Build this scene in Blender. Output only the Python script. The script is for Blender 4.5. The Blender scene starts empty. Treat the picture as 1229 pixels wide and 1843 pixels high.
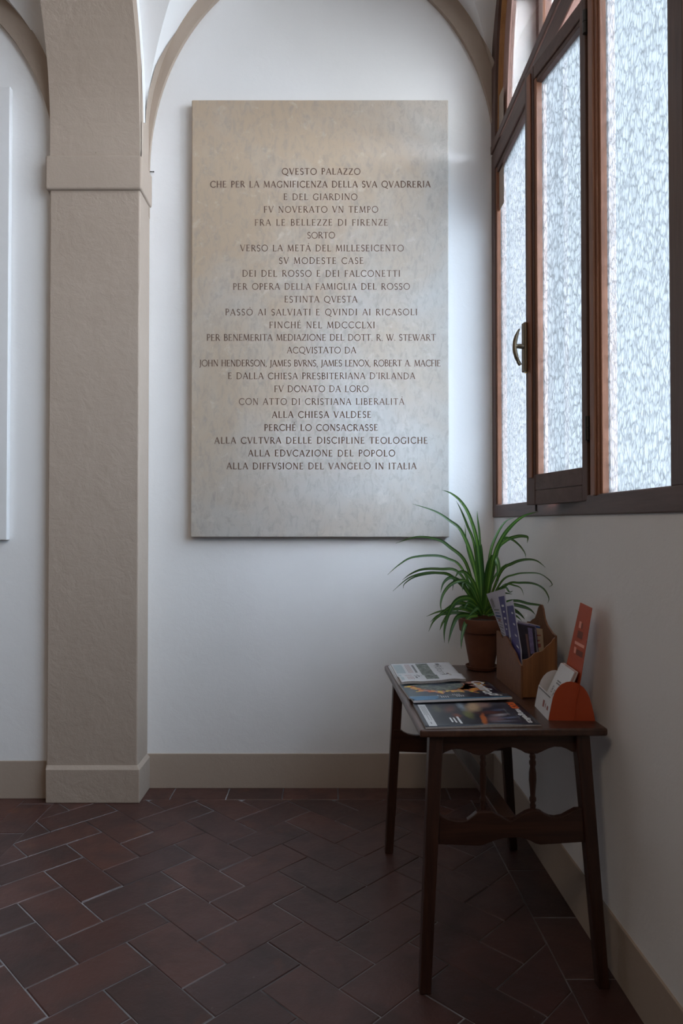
import bpy, bmesh, math, random
from mathutils import Vector, Matrix
random.seed(11)
S = bpy.context.scene
COL = S.collection

# ------------------------------------------------------------------ camera
CAM_H = 1.18
PITCH = math.radians(0.9)
FPX = 1229.0
CYP = 950 - FPX * math.tan(PITCH)
cam = bpy.data.cameras.new('camera')
cam.lens = 36 * FPX / 1843
cam.sensor_width = 36
cam.sensor_fit = 'AUTO'
cam.shift_x = 24.5 / 1843
cam.shift_y = (CYP - 921.5) / 1843
cam.clip_start = 0.02
camo = bpy.data.objects.new('camera', cam)
camo.location = (0, 0, CAM_H)
camo.rotation_euler = (math.pi / 2 + PITCH, 0, 0)
COL.objects.link(camo)
S.camera = camo

# ------------------------------------------------------------------ light
S.view_settings.view_transform = 'Standard'
S.view_settings.look = 'None'
S.view_settings.gamma = 1
S.view_settings.use_curve_mapping = False
S.view_settings.exposure = 0.0
SKY = 1.27
w = bpy.data.worlds.new('sky'); S.world = w; w.use_nodes = True
nt = w.node_tree; nt.nodes.clear()
wo = nt.nodes.new('ShaderNodeOutputWorld'); bg = nt.nodes.new('ShaderNodeBackground')
tc = nt.nodes.new('ShaderNodeTexCoord'); dt = nt.nodes.new('ShaderNodeVectorMath'); dt.operation = 'DOT_PRODUCT'
dt.inputs[1].default_value = Vector((.92, -.27, .34)).normalized()     # bright open sky over the courtyard; buildings shade the rest
rp = nt.nodes.new('ShaderNodeValToRGB')
nt.links.new(tc.outputs['Generated'], dt.inputs[0]); nt.links.new(dt.outputs['Value'], rp.inputs[0])
rp.color_ramp.elements[0].position = 0.55; rp.color_ramp.elements[0].color = (1.6 / 130, 1.66 / 130, 1.7 / 130, 1)
rp.color_ramp.elements[1].position = 0.92; rp.color_ramp.elements[1].color = (.76, .87, 1.0, 1)
nt.links.new(rp.outputs[0], bg.inputs['Color']); bg.inputs['Strength'].default_value = 130 * SKY
nt.links.new(bg.outputs[0], wo.inputs[0])

def area(name, loc, rot, sx_, sy_, power, color=(1, 1, 1), portal=False):
    l = bpy.data.lights.new(name, 'AREA'); l.shape = 'RECTANGLE'; l.size = sx_; l.size_y = sy_
    l.energy = power; l.color = color
    if portal: l.cycles.is_portal = True
    o = bpy.data.objects.new(name, l); o.location = loc; o.rotation_euler = rot; COL.objects.link(o)
    return o
# window portal: the sky is sampled through the window opening
area('window_portal', (1.0, 1.26, 2.90), (0, math.pi / 2, 0), 3.5, 3.8, 1, portal=True)
# unseen warm fill lamp, added behind the viewer to light the back wall
area('warm_fill_lamp', (-0.7, -0.35, 2.7), (math.radians(55), 0, math.radians(8)), .5, .5, 13, (1.0, .78, .56))

# ------------------------------------------------------------------ helpers
def ray(px, py):
    u = (px - 590) / FPX; v = (CYP - py) / FPX
    return Vector((u, math.cos(PITCH) - v * math.sin(PITCH), math.sin(PITCH) + v * math.cos(PITCH)))
def at(px, py, Y):
    d = ray(px, py); t = Y / d.y
    return Vector((d.x * t, Y, CAM_H + d.z * t))

class MB:
    def __init__(s): s.v = []; s.f = []; s.m = []; s.uv = {}
    def add(s, vs, fs, mi=0):
        b = len(s.v); s.v += [tuple(x) for x in vs]
        for f in fs: s.f.append([b + i for i in f]); s.m.append(mi)
    def box(s, x0, x1, y0, y1, z0, z1, mi=0, M=None):
        vs = [Vector((x, y, z)) for z in (z0, z1) for y in (y0, y1) for x in (x0, x1)]
        if M: vs = [M @ v for v in vs]
        s.add(vs, [(0, 2, 3, 1), (4, 5, 7, 6), (0, 1, 5, 4), (2, 6, 7, 3), (0, 4, 6, 2), (1, 3, 7, 5)], mi)
    def prism(s, pts, d, mi=0):
        """pts: planar polygon of 3D points, d: extrusion vector"""
        n = len(pts); pts = [Vector(p) for p in pts]; d = Vector(d)
        s.add(pts + [p + d for p in pts],
              [tuple(range(n - 1, -1, -1)), tuple(range(n, 2 * n))] + [(i, (i + 1) % n, n + (i + 1) % n, n + i) for i in range(n)], mi)
    def loft(s, rings, closed=True, caps=True, mi=0):
        n = len(rings[0]); vs = [p for r in rings for p in r]; fs = []
        for k in range(len(rings) - 1):
            for i in range(n if closed else n - 1):
                j = (i + 1) % n
                fs.append((k * n + i, k * n + j, (k + 1) * n + j, (k + 1) * n + i))
        if caps:
            fs.append(tuple(range(n - 1, -1, -1))); b = (len(rings) - 1) * n; fs.append(tuple(range(b, b + n)))
        s.add(vs, fs, mi)
    def lathe(s, prof, c=(0, 0, 0), n=32, mi=0, caps=True):
        rings = [[(c[0] + r * math.cos(2 * math.pi * i / n), c[1] + r * math.sin(2 * math.pi * i / n), c[2] + z) for i in range(n)] for r, z in prof]
        s.loft(rings, True, caps, mi)
    def tube(s, pts, rad, n=8, mi=0):
        pts = [Vector(p) for p in pts]; rings = []
        for i, p in enumerate(pts):
            t = (pts[min(i + 1, len(pts) - 1)] - pts[max(i - 1, 0)]).normalized()
            a = Vector((0, 0, 1)) if abs(t.z) < .9 else Vector((1, 0, 0))
            u = t.cross(a).normalized(); v = t.cross(u)
            r = rad[i] if isinstance(rad, (list, tuple)) else rad
            rings.append([p + u * r * math.cos(2 * math.pi * k / n) + v * r * math.sin(2 * math.pi * k / n) for k in range(n)])
        s.loft(rings, True, True, mi)
    def build(s, name, mats, parent=None, smooth=False, bevel=0, seg=2, uvs=None):
        me = bpy.data.meshes.new(name); me.from_pydata(s.v, [], s.f)
        if not isinstance(mats, (list, tuple)): mats = [mats]
        for m in mats: me.materials.append(m)
        for p, mi in zip(me.polygons, s.m): p.material_index = mi
        bm = bmesh.new(); bm.from_mesh(me); bmesh.ops.recalc_face_normals(bm, faces=bm.faces); bm.to_mesh(me); bm.free()
        if smooth:
            me.polygons.foreach_set('use_smooth', [True] * len(me.polygons))
            me.set_sharp_from_angle(angle=math.radians(smooth if smooth is not True else 40))
        if uvs:
            lay = me.uv_layers.new(name='UVMap')
            for li, l in enumerate(me.loops): lay.data[li].uv = uvs(me.vertices[l.vertex_index].co)
        me.update()
        o = bpy.data.objects.new(name, me); COL.objects.link(o)
        if parent: o.parent = parent
        if bevel:
            b = o.modifiers.new('bevel', 'BEVEL'); b.width = bevel; b.segments = seg; b.limit_method = 'ANGLE'; b.angle_limit = math.radians(40)
        return o

def tag(o, label, cat=None, group=None, kind=None):
    if label: o['label'] = label
    if cat: o['category'] = cat
    if group: o['group'] = group
    if kind: o['kind'] = kind
    return o
def empty(name, loc=(0, 0, 0), rz=0):
    o = bpy.data.objects.new(name, None); o.empty_display_size = .05
    o.location = loc; o.rotation_euler = (0, 0, rz); COL.objects.link(o); return o

# ------------------------------------------------------------------ materials
class N:
    def __init__(s, name):
        s.m = bpy.data.materials.new(name); s.m.use_nodes = True; s.t = s.m.node_tree; s.t.nodes.clear()
        s.out = s.t.nodes.new('ShaderNodeOutputMaterial')
    def n(s, typ, **kw):
        x = s.t.nodes.new('ShaderNode' + typ)
        for k, v in kw.items():
            if k in x.inputs.keys(): x.inputs[k].default_value = v
            else: setattr(x, k, v)
        return x
    def l(s, a, b): s.t.links.new(a, b)
    def ramp(s, fac, stops, mode='LINEAR'):
        r = s.n('ValToRGB'); e = r.color_ramp.elements; r.color_ramp.interpolation = mode
        while len(e) < len(stops): e.new(0.5)
        for el, (p, c) in zip(e, stops): el.position = p; el.color = (*c, 1) if len(c) == 3 else c
        s.l(fac, r.inputs[0]); return r.outputs[0]
    def coord(s, scale=(1, 1, 1), rot=(0, 0, 0), kind='Object'):
        t = s.n('TexCoord'); m = s.n('Mapping'); m.inputs['Scale'].default_value = scale; m.inputs['Rotation'].default_value = rot
        s.l(t.outputs[kind], m.inputs[0]); return m.outputs[0]
    def noise(s, co, scale=5, detail=4, rough=.5, dist=0):
        x = s.n('TexNoise', Scale=scale, Detail=detail, Roughness=rough, Distortion=dist); s.l(co, x.inputs['Vector']); return x.outputs['Fac']
    def mix(s, f, a, b, blend='MIX'):
        x = s.n('Mix', data_type='RGBA', blend_type=blend)
        for i, v in ((0, f), (6, a), (7, b)):
            if hasattr(v, 'node'): s.l(v, x.inputs[i])
            elif i == 0: x.inputs[0].default_value = v
            else: x.inputs[i].default_value = (*v, 1)
        return x.outputs[2]
    def bsdf(s, col, rough=.6, spec=.5, bump=None, bstr=.3, bdist=.01, metal=0, **kw):
        p = s.n('BsdfPrincipled')
        if hasattr(col, 'node'): s.l(col, p.inputs['Base Color'])
        else: p.inputs['Base Color'].default_value = (*col, 1)
        if hasattr(rough, 'node'): s.l(rough, p.inputs['Roughness'])
        else: p.inputs['Roughness'].default_value = rough
        p.inputs['Specular IOR Level'].default_value = spec; p.inputs['Metallic'].default_value = metal
        if bump is not None:
            b = s.n('Bump', Strength=bstr, Distance=bdist); s.l(bump, b.inputs['Height']); s.l(b.outputs[0], p.inputs['Normal'])
        s.l(p.outputs[0], s.out.inputs[0]); return s.m

def plain(name, col, rough=.6, spec=.4, metal=0, var=.12, scale=20):
    a = N(name); f = a.noise(a.coord(), scale, 3)
    c = a.mix(f, tuple(x * (1 - var) for x in col), tuple(min(1, x * (1 + var)) for x in col))
    return a.bsdf(c, rough, spec, metal=metal)
def plaster(name, c0, c1, bstr=.25, coarse=3.0):
    a = N(name); co = a.coord(); f = a.noise(co, coarse, 5, .6)
    col = a.mix(f, c0, c1)
    h = a.noise(co, 14, 6, .62, .4); h2 = a.noise(co, 160, 2)
    mm = a.n('Math', operation='MULTIPLY_ADD'); a.l(h2, mm.inputs[0]); mm.inputs[1].default_value = .12; a.l(h, mm.inputs[2])
    return a.bsdf(col, .85, .2, mm.outputs[0], bstr, .012)
def wood(name, dark, light, axis='Z', scale=18, rough=.45, spec=.4, stretch=.07, bstr=.15):
    a = N(name); sc = [1, 1, 1]; sc['XYZ'.index(axis)] = stretch
    co = a.coord(tuple(sc)); f = a.noise(co, scale, 6, .65, 1.2); g = a.noise(co, scale * 6, 3, .6)
    mm = a.n('Math', operation='MULTIPLY_ADD'); a.l(g, mm.inputs[0]); mm.inputs[1].default_value = .35; a.l(f, mm.inputs[2])
    c = a.ramp(mm.outputs[0], [(.38, dark), (.85, light)])
    return a.bsdf(c, rough, spec, mm.outputs[0], bstr, .003)

M = {}
M['white'] = plaster('white_plaster', (.74, .74, .75), (.80, .80, .81), .12)
M['beige'] = plaster('beige_limewash', (.345, .275, .225), (.41, .335, .28), .34, 2.2)
M['beige_smooth'] = plaster('beige_paint', (.355, .285, .235), (.40, .325, .27), .15)
M['dark_wall'] = plaster('brown_wall', (.10, .08, .065), (.14, .11, .09))  # for the unseen walls, kept dark to cut bounced light
M['table'] = wood('dark_stained_oak', (.012, .005, .004), (.055, .022, .014), 'Z', 22, .38, .45)
M['table_x'] = wood('dark_stained_oak_rails', (.012, .005, .004), (.055, .022, .014), 'X', 22, .38, .45)
M['table_top'] = wood('worn_oak_top', (.022, .010, .007), (.085, .038, .024), 'Y', 20, .30, .5)
M['frame'] = wood('brown_window_wood', (.055, .026, .020), (.115, .060, .046), 'Z', 25, .5, .4)
M['frame_y'] = wood('brown_window_rail', (.055, .026, .020), (.115, .060, .046), 'Y', 25, .5, .4)
M['reveal'] = wood('orange_brown_wood', (.13, .052, .028), (.29, .12, .062), 'Z', 30, .5, .4)
M['orange_wood'] = wood('raw_orange_wood', (.32, .15, .05), (.48, .25, .09), 'Z', 25, .5, .4)
M['pink_wood'] = wood('faded_pink_wood', (.30, .17, .14), (.42, .27, .24), 'Z', 20, .6, .3)
M['brass'] = plain('aged_brass', (.16, .125, .085), .42, .5, .8)
M['brass_bright'] = plain('bright_brass_edge', (.65, .42, .12), .3, .5, 1)
M['iron'] = plain('dark_iron', (.05, .045, .042), .5, .5, .7)
M['pine'] = wood('varnished_pine', (.12, .045, .016), (.27, .115, .042), 'Z', 16, .35, .5, .05)
M['plywood'] = wood('plywood_panel', (.13, .052, .024), (.19, .085, .042), 'Z', 60, .55, .3, .4)
M['terracotta'] = plain('terracotta', (.125, .048, .028), .75, .2, 0, .3, 25)
M['soil'] = plain('potting_soil', (.025, .016, .01), .95, .1, 0, .5, 80)
M['paper'] = plain('white_paper', (.62, .62, .64), .6, .3, 0, .05)
M['paper_edge'] = plain('page_edges', (.36, .34, .33), .7, .2, 0, .3, 200)
M['ink'] = plain('black_ink', (.03, .03, .035), .6, .3)
M['ink_grey'] = plain('grey_ink', (.20, .20, .21), .6, .3)
M['ink_red'] = plain('red_ink', (.28, .09, .08), .6, .3)
M['ink_teal'] = plain('teal_ink', (.10, .26, .30), .6, .3)
M['ink_blue'] = plain('blue_ink', (.03, .08, .30), .5, .3)
M['ink_white'] = plain('white_ink', (.75, .75, .77), .5, .3, 0, .03)
M['ink_orange'] = plain('orange_ink', (.75, .13, .02), .5, .3)
M['orange_card'] = plain('orange_cardboard', (.40, .062, .020), .5, .35, 0, .06)
M['orange_dark'] = plain('dark_red_print', (.17, .035, .015), .5, .35, 0, .06)
M['orange_pale'] = plain('pale_pink_print', (.75, .34, .26), .5, .35, 0, .06)
M['card_pink'] = plain('pinkish_card', (.52, .36, .33), .6, .3, 0, .08)
M['letter'] = plain('brown_inscription', (.155, .10, .078), .8, .2, 0, .25, 60)
M['board'] = plain('white_board', (.70, .70, .71), .5, .3, 0, .03)

def floor_mat():
    a = N('waxed_terracotta'); g = a.n('NewGeometry'); co = a.coord()
    base = a.ramp(g.outputs['Random Per Island'], [(0, (.050, .022, .019)), (.35, (.066, .027, .023)), (.7, (.086, .034, .027)), (1, (.060, .029, .027))])
    f = a.noise(co, 7, 6, .62, .6)
    c = a.mix(a.ramp(f, [(.42, (0, 0, 0)), (.7, (.6, .6, .6))]), base, (.030, .022, .022))
    sp = a.noise(co, 55, 3, .6)
    c = a.mix(a.ramp(sp, [(.69, (0, 0, 0)), (.76, (.5, .5, .5))]), c, (.16, .13, .12))
    w2 = a.noise(co, 5, 4, .6)
    c = a.mix(a.ramp(w2, [(.62, (0, 0, 0)), (.74, (.6, .6, .6))]), c, (.13, .045, .022))
    r = a.ramp(f, [(.3, (.30,) * 3), (.75, (.50,) * 3)])
    return a.bsdf(c, r, .5, a.noise(co, 22, 6, .65), .35, .006)
def grout_mat():
    a = N('grey_grout'); co = a.coord(); f = a.noise(co, 1.7, 4, .6)
    return a.bsdf(a.ramp(f, [(.36, (.04, .035, .035)), (.60, (.25, .24, .25))]), .8, .3)
M['floor'] = floor_mat(); M['grout'] = grout_mat()

def marble_mat():
    a = N('veined_marble'); co = a.coord((1, 1, 1), (0, math.radians(35), 0))
    big = a.noise(co, 1.6, 5, .6, .6); sp = a.n('SeparateXYZ'); a.l(a.coord(), sp.inputs[0])
    g1 = a.n('Math', operation='MULTIPLY_ADD'); a.l(sp.outputs['X'], g1.inputs[0]); g1.inputs[1].default_value = .28; a.l(big, g1.inputs[2])
    g2 = a.n('Math', operation='MULTIPLY_ADD'); a.l(sp.outputs['Z'], g2.inputs[0]); g2.inputs[1].default_value = -.14; a.l(g1.outputs[0], g2.inputs[2])
    c = a.mix(a.ramp(g2.outputs[0], [(-.0, (0, 0, 0)), (.42, (1, 1, 1))]), (.43, .335, .25), (.445, .435, .42))  # warm upper left, paler lower right: uneven light put into the colour
    st = a.coord((1, 1, .45), (0, math.radians(40), 0)); v = a.noise(st, 38, 9, .74, .8)
    c = a.mix(a.ramp(v, [(.48, (0, 0, 0)), (.74, (.72, .72, .72))]), c, (.27, .25, .235))
    cl = a.noise(co, 15, 6, .66, .5)
    c = a.mix(a.ramp(cl, [(.58, (0, 0, 0)), (.75, (.40,) * 3)]), c, (.62, .585, .54))
    return a.bsdf(c, .5, .35, v, .06, .004)
M['marble'] = marble_mat()

def glass_mat(name, patt=True, tint=(.95, .985, 1.0), t=.045):
    a = N(name)
    if patt:
        co = a.coord((1, 1, .5))
        n0 = a.n('TexNoise', Scale=45, Detail=2); a.l(co, n0.inputs['Vector'])
        vm = a.n('VectorMath', operation='MULTIPLY_ADD'); a.l(n0.outputs['Color'], vm.inputs[0]); vm.inputs[1].default_value = (.018, .018, .018); a.l(co, vm.inputs[2])
        vo = a.n('TexVoronoi', Scale=60, feature='DISTANCE_TO_EDGE'); a.l(vm.outputs[0], vo.inputs['Vector'])
        fi = a.noise(co, 70, 4, .65)
        ed = a.ramp(vo.outputs['Distance'], [(0, (0, 0, 0)), (.10, (.50,) * 3), (.32, (1, 1, 1))])
        mm = a.n('Math', operation='MULTIPLY_ADD'); a.l(fi, mm.inputs[0]); mm.inputs[1].default_value = .9; a.l(ed, mm.inputs[2])
        c = a.ramp(mm.outputs[0], [(.40, tuple(x * t * .56 for x in tint)), (.95, tuple(x * t * .95 for x in tint)), (1.0, tuple(x * t * 1.12 for x in tint))])
        b = a.n('Bump', Strength=.35, Distance=.006); a.l(mm.outputs[0], b.inputs['Height']); nrm = b.outputs[0]
    else:
        c = None; nrm = None
    tr = a.n('BsdfTranslucent'); gl = a.n('BsdfGlossy', Roughness=.18); gl.inputs['Color'].default_value = (.9, .95, 1, 1)
    a.l(c, tr.inputs['Color']); a.l(nrm, tr.inputs['Normal']); a.l(nrm, gl.inputs['Normal'])
    tp = a.n('BsdfTransparent'); a.l(a.ramp(mm.outputs[0], [(.40, (.50, .52, .53)), (.95, (.73, .755, .77)), (1.0, (.82, .85, .87))]), tp.inputs['Color'])
    m0 = a.n('MixShader'); m0.inputs[0].default_value = .28; a.l(tr.outputs[0], m0.inputs[1]); a.l(tp.outputs[0], m0.inputs[2])
    mx = a.n('MixShader'); mx.inputs[0].default_value = .05
    a.l(m0.outputs[0], mx.inputs[1]); a.l(gl.outputs[0], mx.inputs[2]); a.l(mx.outputs[0], a.out.inputs[0])
    return a.m
M['glass'] = glass_mat('hammered_glass')

def clear_glass():
    a = N('dimming_glass'); t = a.n('BsdfTransparent'); t.inputs['Color'].default_value = (.24, .233, .223, 1)  # dark tint added to dim the daylight through the upper panes
    g = a.n('BsdfGlossy', Roughness=.05); mx = a.n('MixShader'); mx.inputs[0].default_value = .04
    a.l(t.outputs[0], mx.inputs[1]); a.l(g.outputs[0], mx.inputs[2]); a.l(mx.outputs[0], a.out.inputs[0]); return a.m
M['clear'] = clear_glass()
def leaf_mat():
    a = N('spider_plant_leaf'); uv = a.n('UVMap'); sp = a.n('SeparateXYZ'); a.l(uv.outputs[0], sp.inputs[0])
    edge = a.ramp(sp.outputs['X'], [(0, (.024, .078, .022)), (.36, (.035, .12, .022)), (.46, (.13, .24, .06)), (.54, (.13, .24, .06)), (.64, (.035, .12, .022)), (1, (.024, .078, .022))])
    along = a.ramp(sp.outputs['Y'], [(0, (1.7, 1.5, .9)), (.45, (1, 1, 1)), (1, (.75, .8, .8))])
    c = a.mix(1.0, edge, along, 'MULTIPLY')
    g = a.n('NewGeometry'); r = a.ramp(g.outputs['Random Per Island'], [(0, (.65, .75, .7)), (1, (1.25, 1.15, 1))]); c = a.mix(1.0, c, r, 'MULTIPLY')
    p = a.n('BsdfPrincipled', Roughness=.38); a.l(c, p.inputs['Base Color'])
    t = a.n('BsdfTranslucent'); a.l(c, t.inputs['Color']); mx = a.n('MixShader'); mx.inputs[0].default_value = .25
    a.l(p.outputs[0], mx.inputs[1]); a.l(t.outputs[0], mx.inputs[2]); a.l(mx.outputs[0], a.out.inputs[0]); return a.m
M['leaf'] = leaf_mat()

# ------------------------------------------------------------------ setting
D = 3.118            # back wall
XW = 0.757           # window wall
XL = -2.80           # far left wall
YF = -0.75           # wall behind the camera
PX0, PX1, PY = -1.214, -0.820, 2.958   # pilaster
CX, LCX = -0.028, -1.985               # bay centres
DL = 3.0             # back wall of the left bay

# floor: herringbone tiles with border rows
W = 0.142
def clip(poly, x0, x1, y0, y1):
    for ax, lim, sgn in ((0, x0, 1), (0, x1, -1), (1, y0, 1), (1, y1, -1)):
        out = []
        for i in range(len(poly)):
            a, b = poly[i], poly[(i + 1) % len(poly)]
            da, db = (a[ax] - lim) * sgn, (b[ax] - lim) * sgn
            if da >= 0: out.append(a)
            if (da >= 0) != (db >= 0):
                t = da / (da - db); out.append((a[0] + (b[0] - a[0]) * t, a[1] + (b[1] - a[1]) * t))
        poly = out
        if len(poly) < 3: return []
    return poly
fl = MB(); r2 = math.sqrt(.5)
def tile(poly, gap=.0022):
    cx = sum(p[0] for p in poly) / len(poly); cy = sum(p[1] for p in poly) / len(poly)
    n = len(poly)
    area_ = abs(sum(poly[i][0] * poly[(i + 1) % n][1] - poly[(i + 1) % n][0] * poly[i][1] for i in range(n))) / 2
    if area_ < 4e-4: return
    tx, ty, tz = random.uniform(-.006, .006), random.uniform(-.006, .006), random.uniform(-.0006, .0004)
    def ins(d):
        out = []
        for x, y in poly:
            L = math.hypot(x - cx, y - cy); k = max(0, 1 - d * 1.35 / L); out.append((cx + (x - cx) * k, cy + (y - cy) * k))
        return out
    lo = [(x, y, -.003) for x, y in ins(gap * .5)]
    hi = [(x, y, tz + tx * (x - cx) + ty * (y - cy)) for x, y in ins(gap + .0018)]
    fl.add(lo + hi, [tuple(range(n, 2 * n))] + [(i, (i + 1) % n, n + (i + 1) % n, n + i) for i in range(n)], 0)
U0, V0 = -.009, -.184 - .007
for i in range(-30, 40):
    for j in range(-20, 50):
        k = (i - j) % 4
        if k == 0: c = [(i, j), (i + 2, j), (i + 2, j + 1), (i, j + 1)]
        elif k == 3: c = [(i, j), (i + 1, j), (i + 1, j + 2), (i, j + 2)]
        else: continue
        P = []
        for u, v in c:
            u = U0 + u * W; v = V0 + v * W; P.append((r2 * (u - v), r2 * (u + v)))
        P = clip(P, -1.175, .622, YF, 2.985)
        if P: tile(P)
y = YF
while y < D:
    tile(clip([(.622, y), (XW, y), (XW, y + .284), (.622, y + .284)], -9, 9, YF, 2.985) or [(0, 0), (0, 0), (0, 0)]); y += .284
x = -1.20 + .02
while x < XW:
    tile([(x, 2.985), (min(x + .245, XW), 2.985), (min(x + .245, XW), D), (x, D)]); x += .245
for r, x in enumerate([-1.175 - .142 * k for k in range(1, 13)]):
    y = YF - .142 * (r % 2)
    while y < D:
        P = clip([(x, y), (x + .142, y), (x + .142, y + .284), (x, y + .284)], XL, 1, YF, D)
        if P: tile(P)
        y += .284
fl.add([(XL - .2, YF - .2, -.0022), (XW + .3, YF - .2, -.0022), (XW + .3, D + .3, -.0022), (XL - .2, D + .3, -.0022),
        (XL - .2, YF - .2, -.06), (XW + .3, YF - .2, -.06), (XW + .3, D + .3, -.06), (XL - .2, D + .3, -.06)],
       [(0, 1, 2, 3), (4, 7, 6, 5), (0, 4, 5, 1), (1, 5, 6, 2), (2, 6, 7, 3), (3, 7, 4, 0)], 1)
tag(fl.build('floor', [M['floor'], M['grout']]), 'dark red terracotta floor laid in a herringbone', 'floor', kind='structure')

ZTOP = 4.75
def wall(name, x0, x1, y0, y1, z0, z1, label, mt='white'):
    m = MB(); m.box(x0, x1, y0, y1, z0, z1); return tag(m.build(name, M[mt]), label, 'wall', kind='structure')
wall('wall_back', -1.0, XW + .25, D, D + .2, 0, ZTOP, 'white plaster wall behind the marble plaque')
wall('wall_back_left', XL - .2, -1.0, DL, D + .2, 0, ZTOP, 'white plaster wall left of the pilaster')
wall('wall_left', XL - .2, XL, YF - .2, DL, 0, ZTOP, 'unseen wall at the far left end, darkened to cut bounced light', 'dark_wall')
wall('wall_front', XL - .2, XW + .25, YF - .2, YF, 0, ZTOP, 'unseen wall behind the viewer, darkened to cut bounced light', 'dark_wall')

# window wall with a big arched opening
OY0, OY1, OZ0, OZS = -0.60, 3.116, 1.250, 2.93
OC, OA, OB, ON = (OY0 + OY1) / 2, (OY1 - OY0) / 2, 1.15, 3.2
def arch_y(z):   # half width of the opening at height z
    if z <= OZS: return OA
    q = 1 - min(1, (z - OZS) / OB) ** ON
    return OA * max(q, 0) ** (1 / ON)
def arch_z(yv):
    q = 1 - min(1, abs(yv - OC) / OA) ** ON
    return OZS + OB * max(q, 0) ** (1 / ON)
wr = MB(); T = XW + .045
wr.box(XW, T, YF - .2, D + .0, 0, OZ0)
wr.box(XW, T, YF - .2, OY0, OZ0, ZTOP)
ys = [OC + OA * math.sin(math.pi / 2 * k / 40) for k in range(-40, 41)]
for a, b in zip(ys[:-1], ys[1:]):
    za, zb = arch_z(a), arch_z(b)
    wr.add([(XW, a, za), (XW, b, zb), (XW, b, ZTOP), (XW, a, ZTOP), (T, a, za), (T, b, zb), (T, b, ZTOP), (T, a, ZTOP)],
           [(0, 1, 2, 3), (4, 7, 6, 5), (0, 4, 5, 1), (3, 2, 6, 7)])
wr.box(XW, T, OY1, D, OZ0, ZTOP)
# outer masonry embrasure, a little narrower than the frame
wr.box(T, XW + .25, OY1 - .146, D + .2, OZS - .03, ZTOP)
wr.box(T, XW + .25, OY1 - .060, D + .2, 0, OZS - .03)
wr.box(T, XW + .25, YF - .2, OY0 + .1, 0, ZTOP)
wr.box(T, XW + .25, OY0 + .1, OY1 - .060, 0, OZ0 - .02)
ez = [OC + (OA - .146) * math.sin(math.pi / 2 * k / 30) for k in range(-30, 31)]
for a, b in zip(ez[:-1], ez[1:]):
    za, zb = arch_z(a) + .06, arch_z(b) + .06
    x1 = XW + .25
    wr.add([(T, a, za), (T, b, zb), (T, b, ZTOP), (T, a, ZTOP), (x1, a, za), (x1, b, zb), (x1, b, ZTOP), (x1, a, ZTOP)],
           [(0, 1, 2, 3), (4, 7, 6, 5), (0, 4, 5, 1), (3, 2, 6, 7)])
tag(wr.build('wall_right', M['white']), 'white plaster wall under and around the big window', 'wall', kind='structure')

# vaulted ceiling: a cross barrel over each bay cut into the main barrel
APEX_I, APEX_O = 3.817, 3.895
def prof(a_, base, apex): return lambda t: (a_ * math.cos(t), base + (apex - base) * math.sin(t))
def rib_in(cx, dz, side, t):
    base = (2.811 if side < 0 else 2.884) + dz
    return (cx + side * .79 * math.cos(t), base + (APEX_I + dz - base) * math.sin(t))
def rib_out(cx, dz, side, t, a_=.80):
    base = (2.925 if side < 0 else 3.118) + dz
    return (cx + side * a_ * math.cos(t), base + (APEX_O + dz - base) * math.sin(t))
BB, BZ, BC, BN = 1.40, 2.78, 1.15, 2.5   # main barrel, opening wider toward the window arch
def BAx(x):
    q = min(1, max(0, (x - .30) / .38)); q = q * q * (3 - 2 * q); return 1.925 + .115 * q
def zB(yv, x=0):
    t = abs(yv - BC) / BAx(x)
    return BZ + BB * (1 - t ** BN) ** (1 / BN) if t < 1 else BZ
def yB(z, x=0): return BC + BAx(x) * (1 - (max(0, z - BZ) / BB) ** BN) ** (1 / BN)
def vault(x0, x1, cx, dz, y1):
    m = MB(); cols = []
    for side, ks in ((-1, range(0, 37)), (1, range(35, -1, -1))):
        for k in ks: cols.append(rib_out(cx, dz, side, math.pi / 2 * k / 36))
    cols = [(min(max(x, x0), x1), z) for x, z in cols]
    rows = []
    for x, z in cols:
        yc = min(yB(z, x), y1); yf = 2 * BC - yB(z, x)
        col = [(x, y1 + (yc - y1) * k / 6, z) for k in range(7)]
        for k in range(1, 60):
            q = math.cos(math.pi * k / 60); yv = BC + (yc - BC) * q if q > 0 else BC - (BC - yf) * -q
            col.append((x, yv, zB(yv, x)))
        col += [(x, yf, z), (x, YF - .1, z)]
        rows.append(col)
    n = len(rows[0])
    m.add([p for c in rows for p in c], [(i * n + j, (i + 1) * n + j, (i + 1) * n + j + 1, i * n + j + 1) for i in range(len(rows) - 1) for j in range(n - 1)])
    return m
va = vault(PX1 - .004, XW, CX, 0, D)
vb = vault(LCX - .8, PX0 + .004, LCX, -.16, DL)
va.add(vb.v, vb.f)
def sup(a, b, t, z0=2.80, p=2 / BN):
    c, q = math.cos(t), math.sin(t)
    return (BC + a * math.copysign(abs(c) ** p, c), z0 + b * abs(q) ** p)
TA, TB, TE, TF = 1.80, 1.27, 1.866, 1.37
# white spandrels above the transverse arch
n = 96
for k in range(n):
    a, b = sup(TE, TF, math.pi * k / n), sup(TE, TF, math.pi * (k + 1) / n)
    c, d = sup(2.02, 1.62, math.pi * (k + 1) / n), sup(2.02, 1.62, math.pi * k / n)
    vs = [(x, q[0], q[1]) for x in (PX0 + .005, PX1 - .002) for q in (a, b, c, d)]
    va.add(vs, [(0, 3, 2, 1), (4, 5, 6, 7), (0, 1, 5, 4), (3, 7, 6, 2)])
va.box(XL - .2, XW + .3, YF - .2, D + .2, ZTOP, ZTOP + .1)
tag(va.build('ceiling', M['white'], smooth=25), 'white vaulted ceiling above the passage', 'ceiling', kind='structure')

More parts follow.
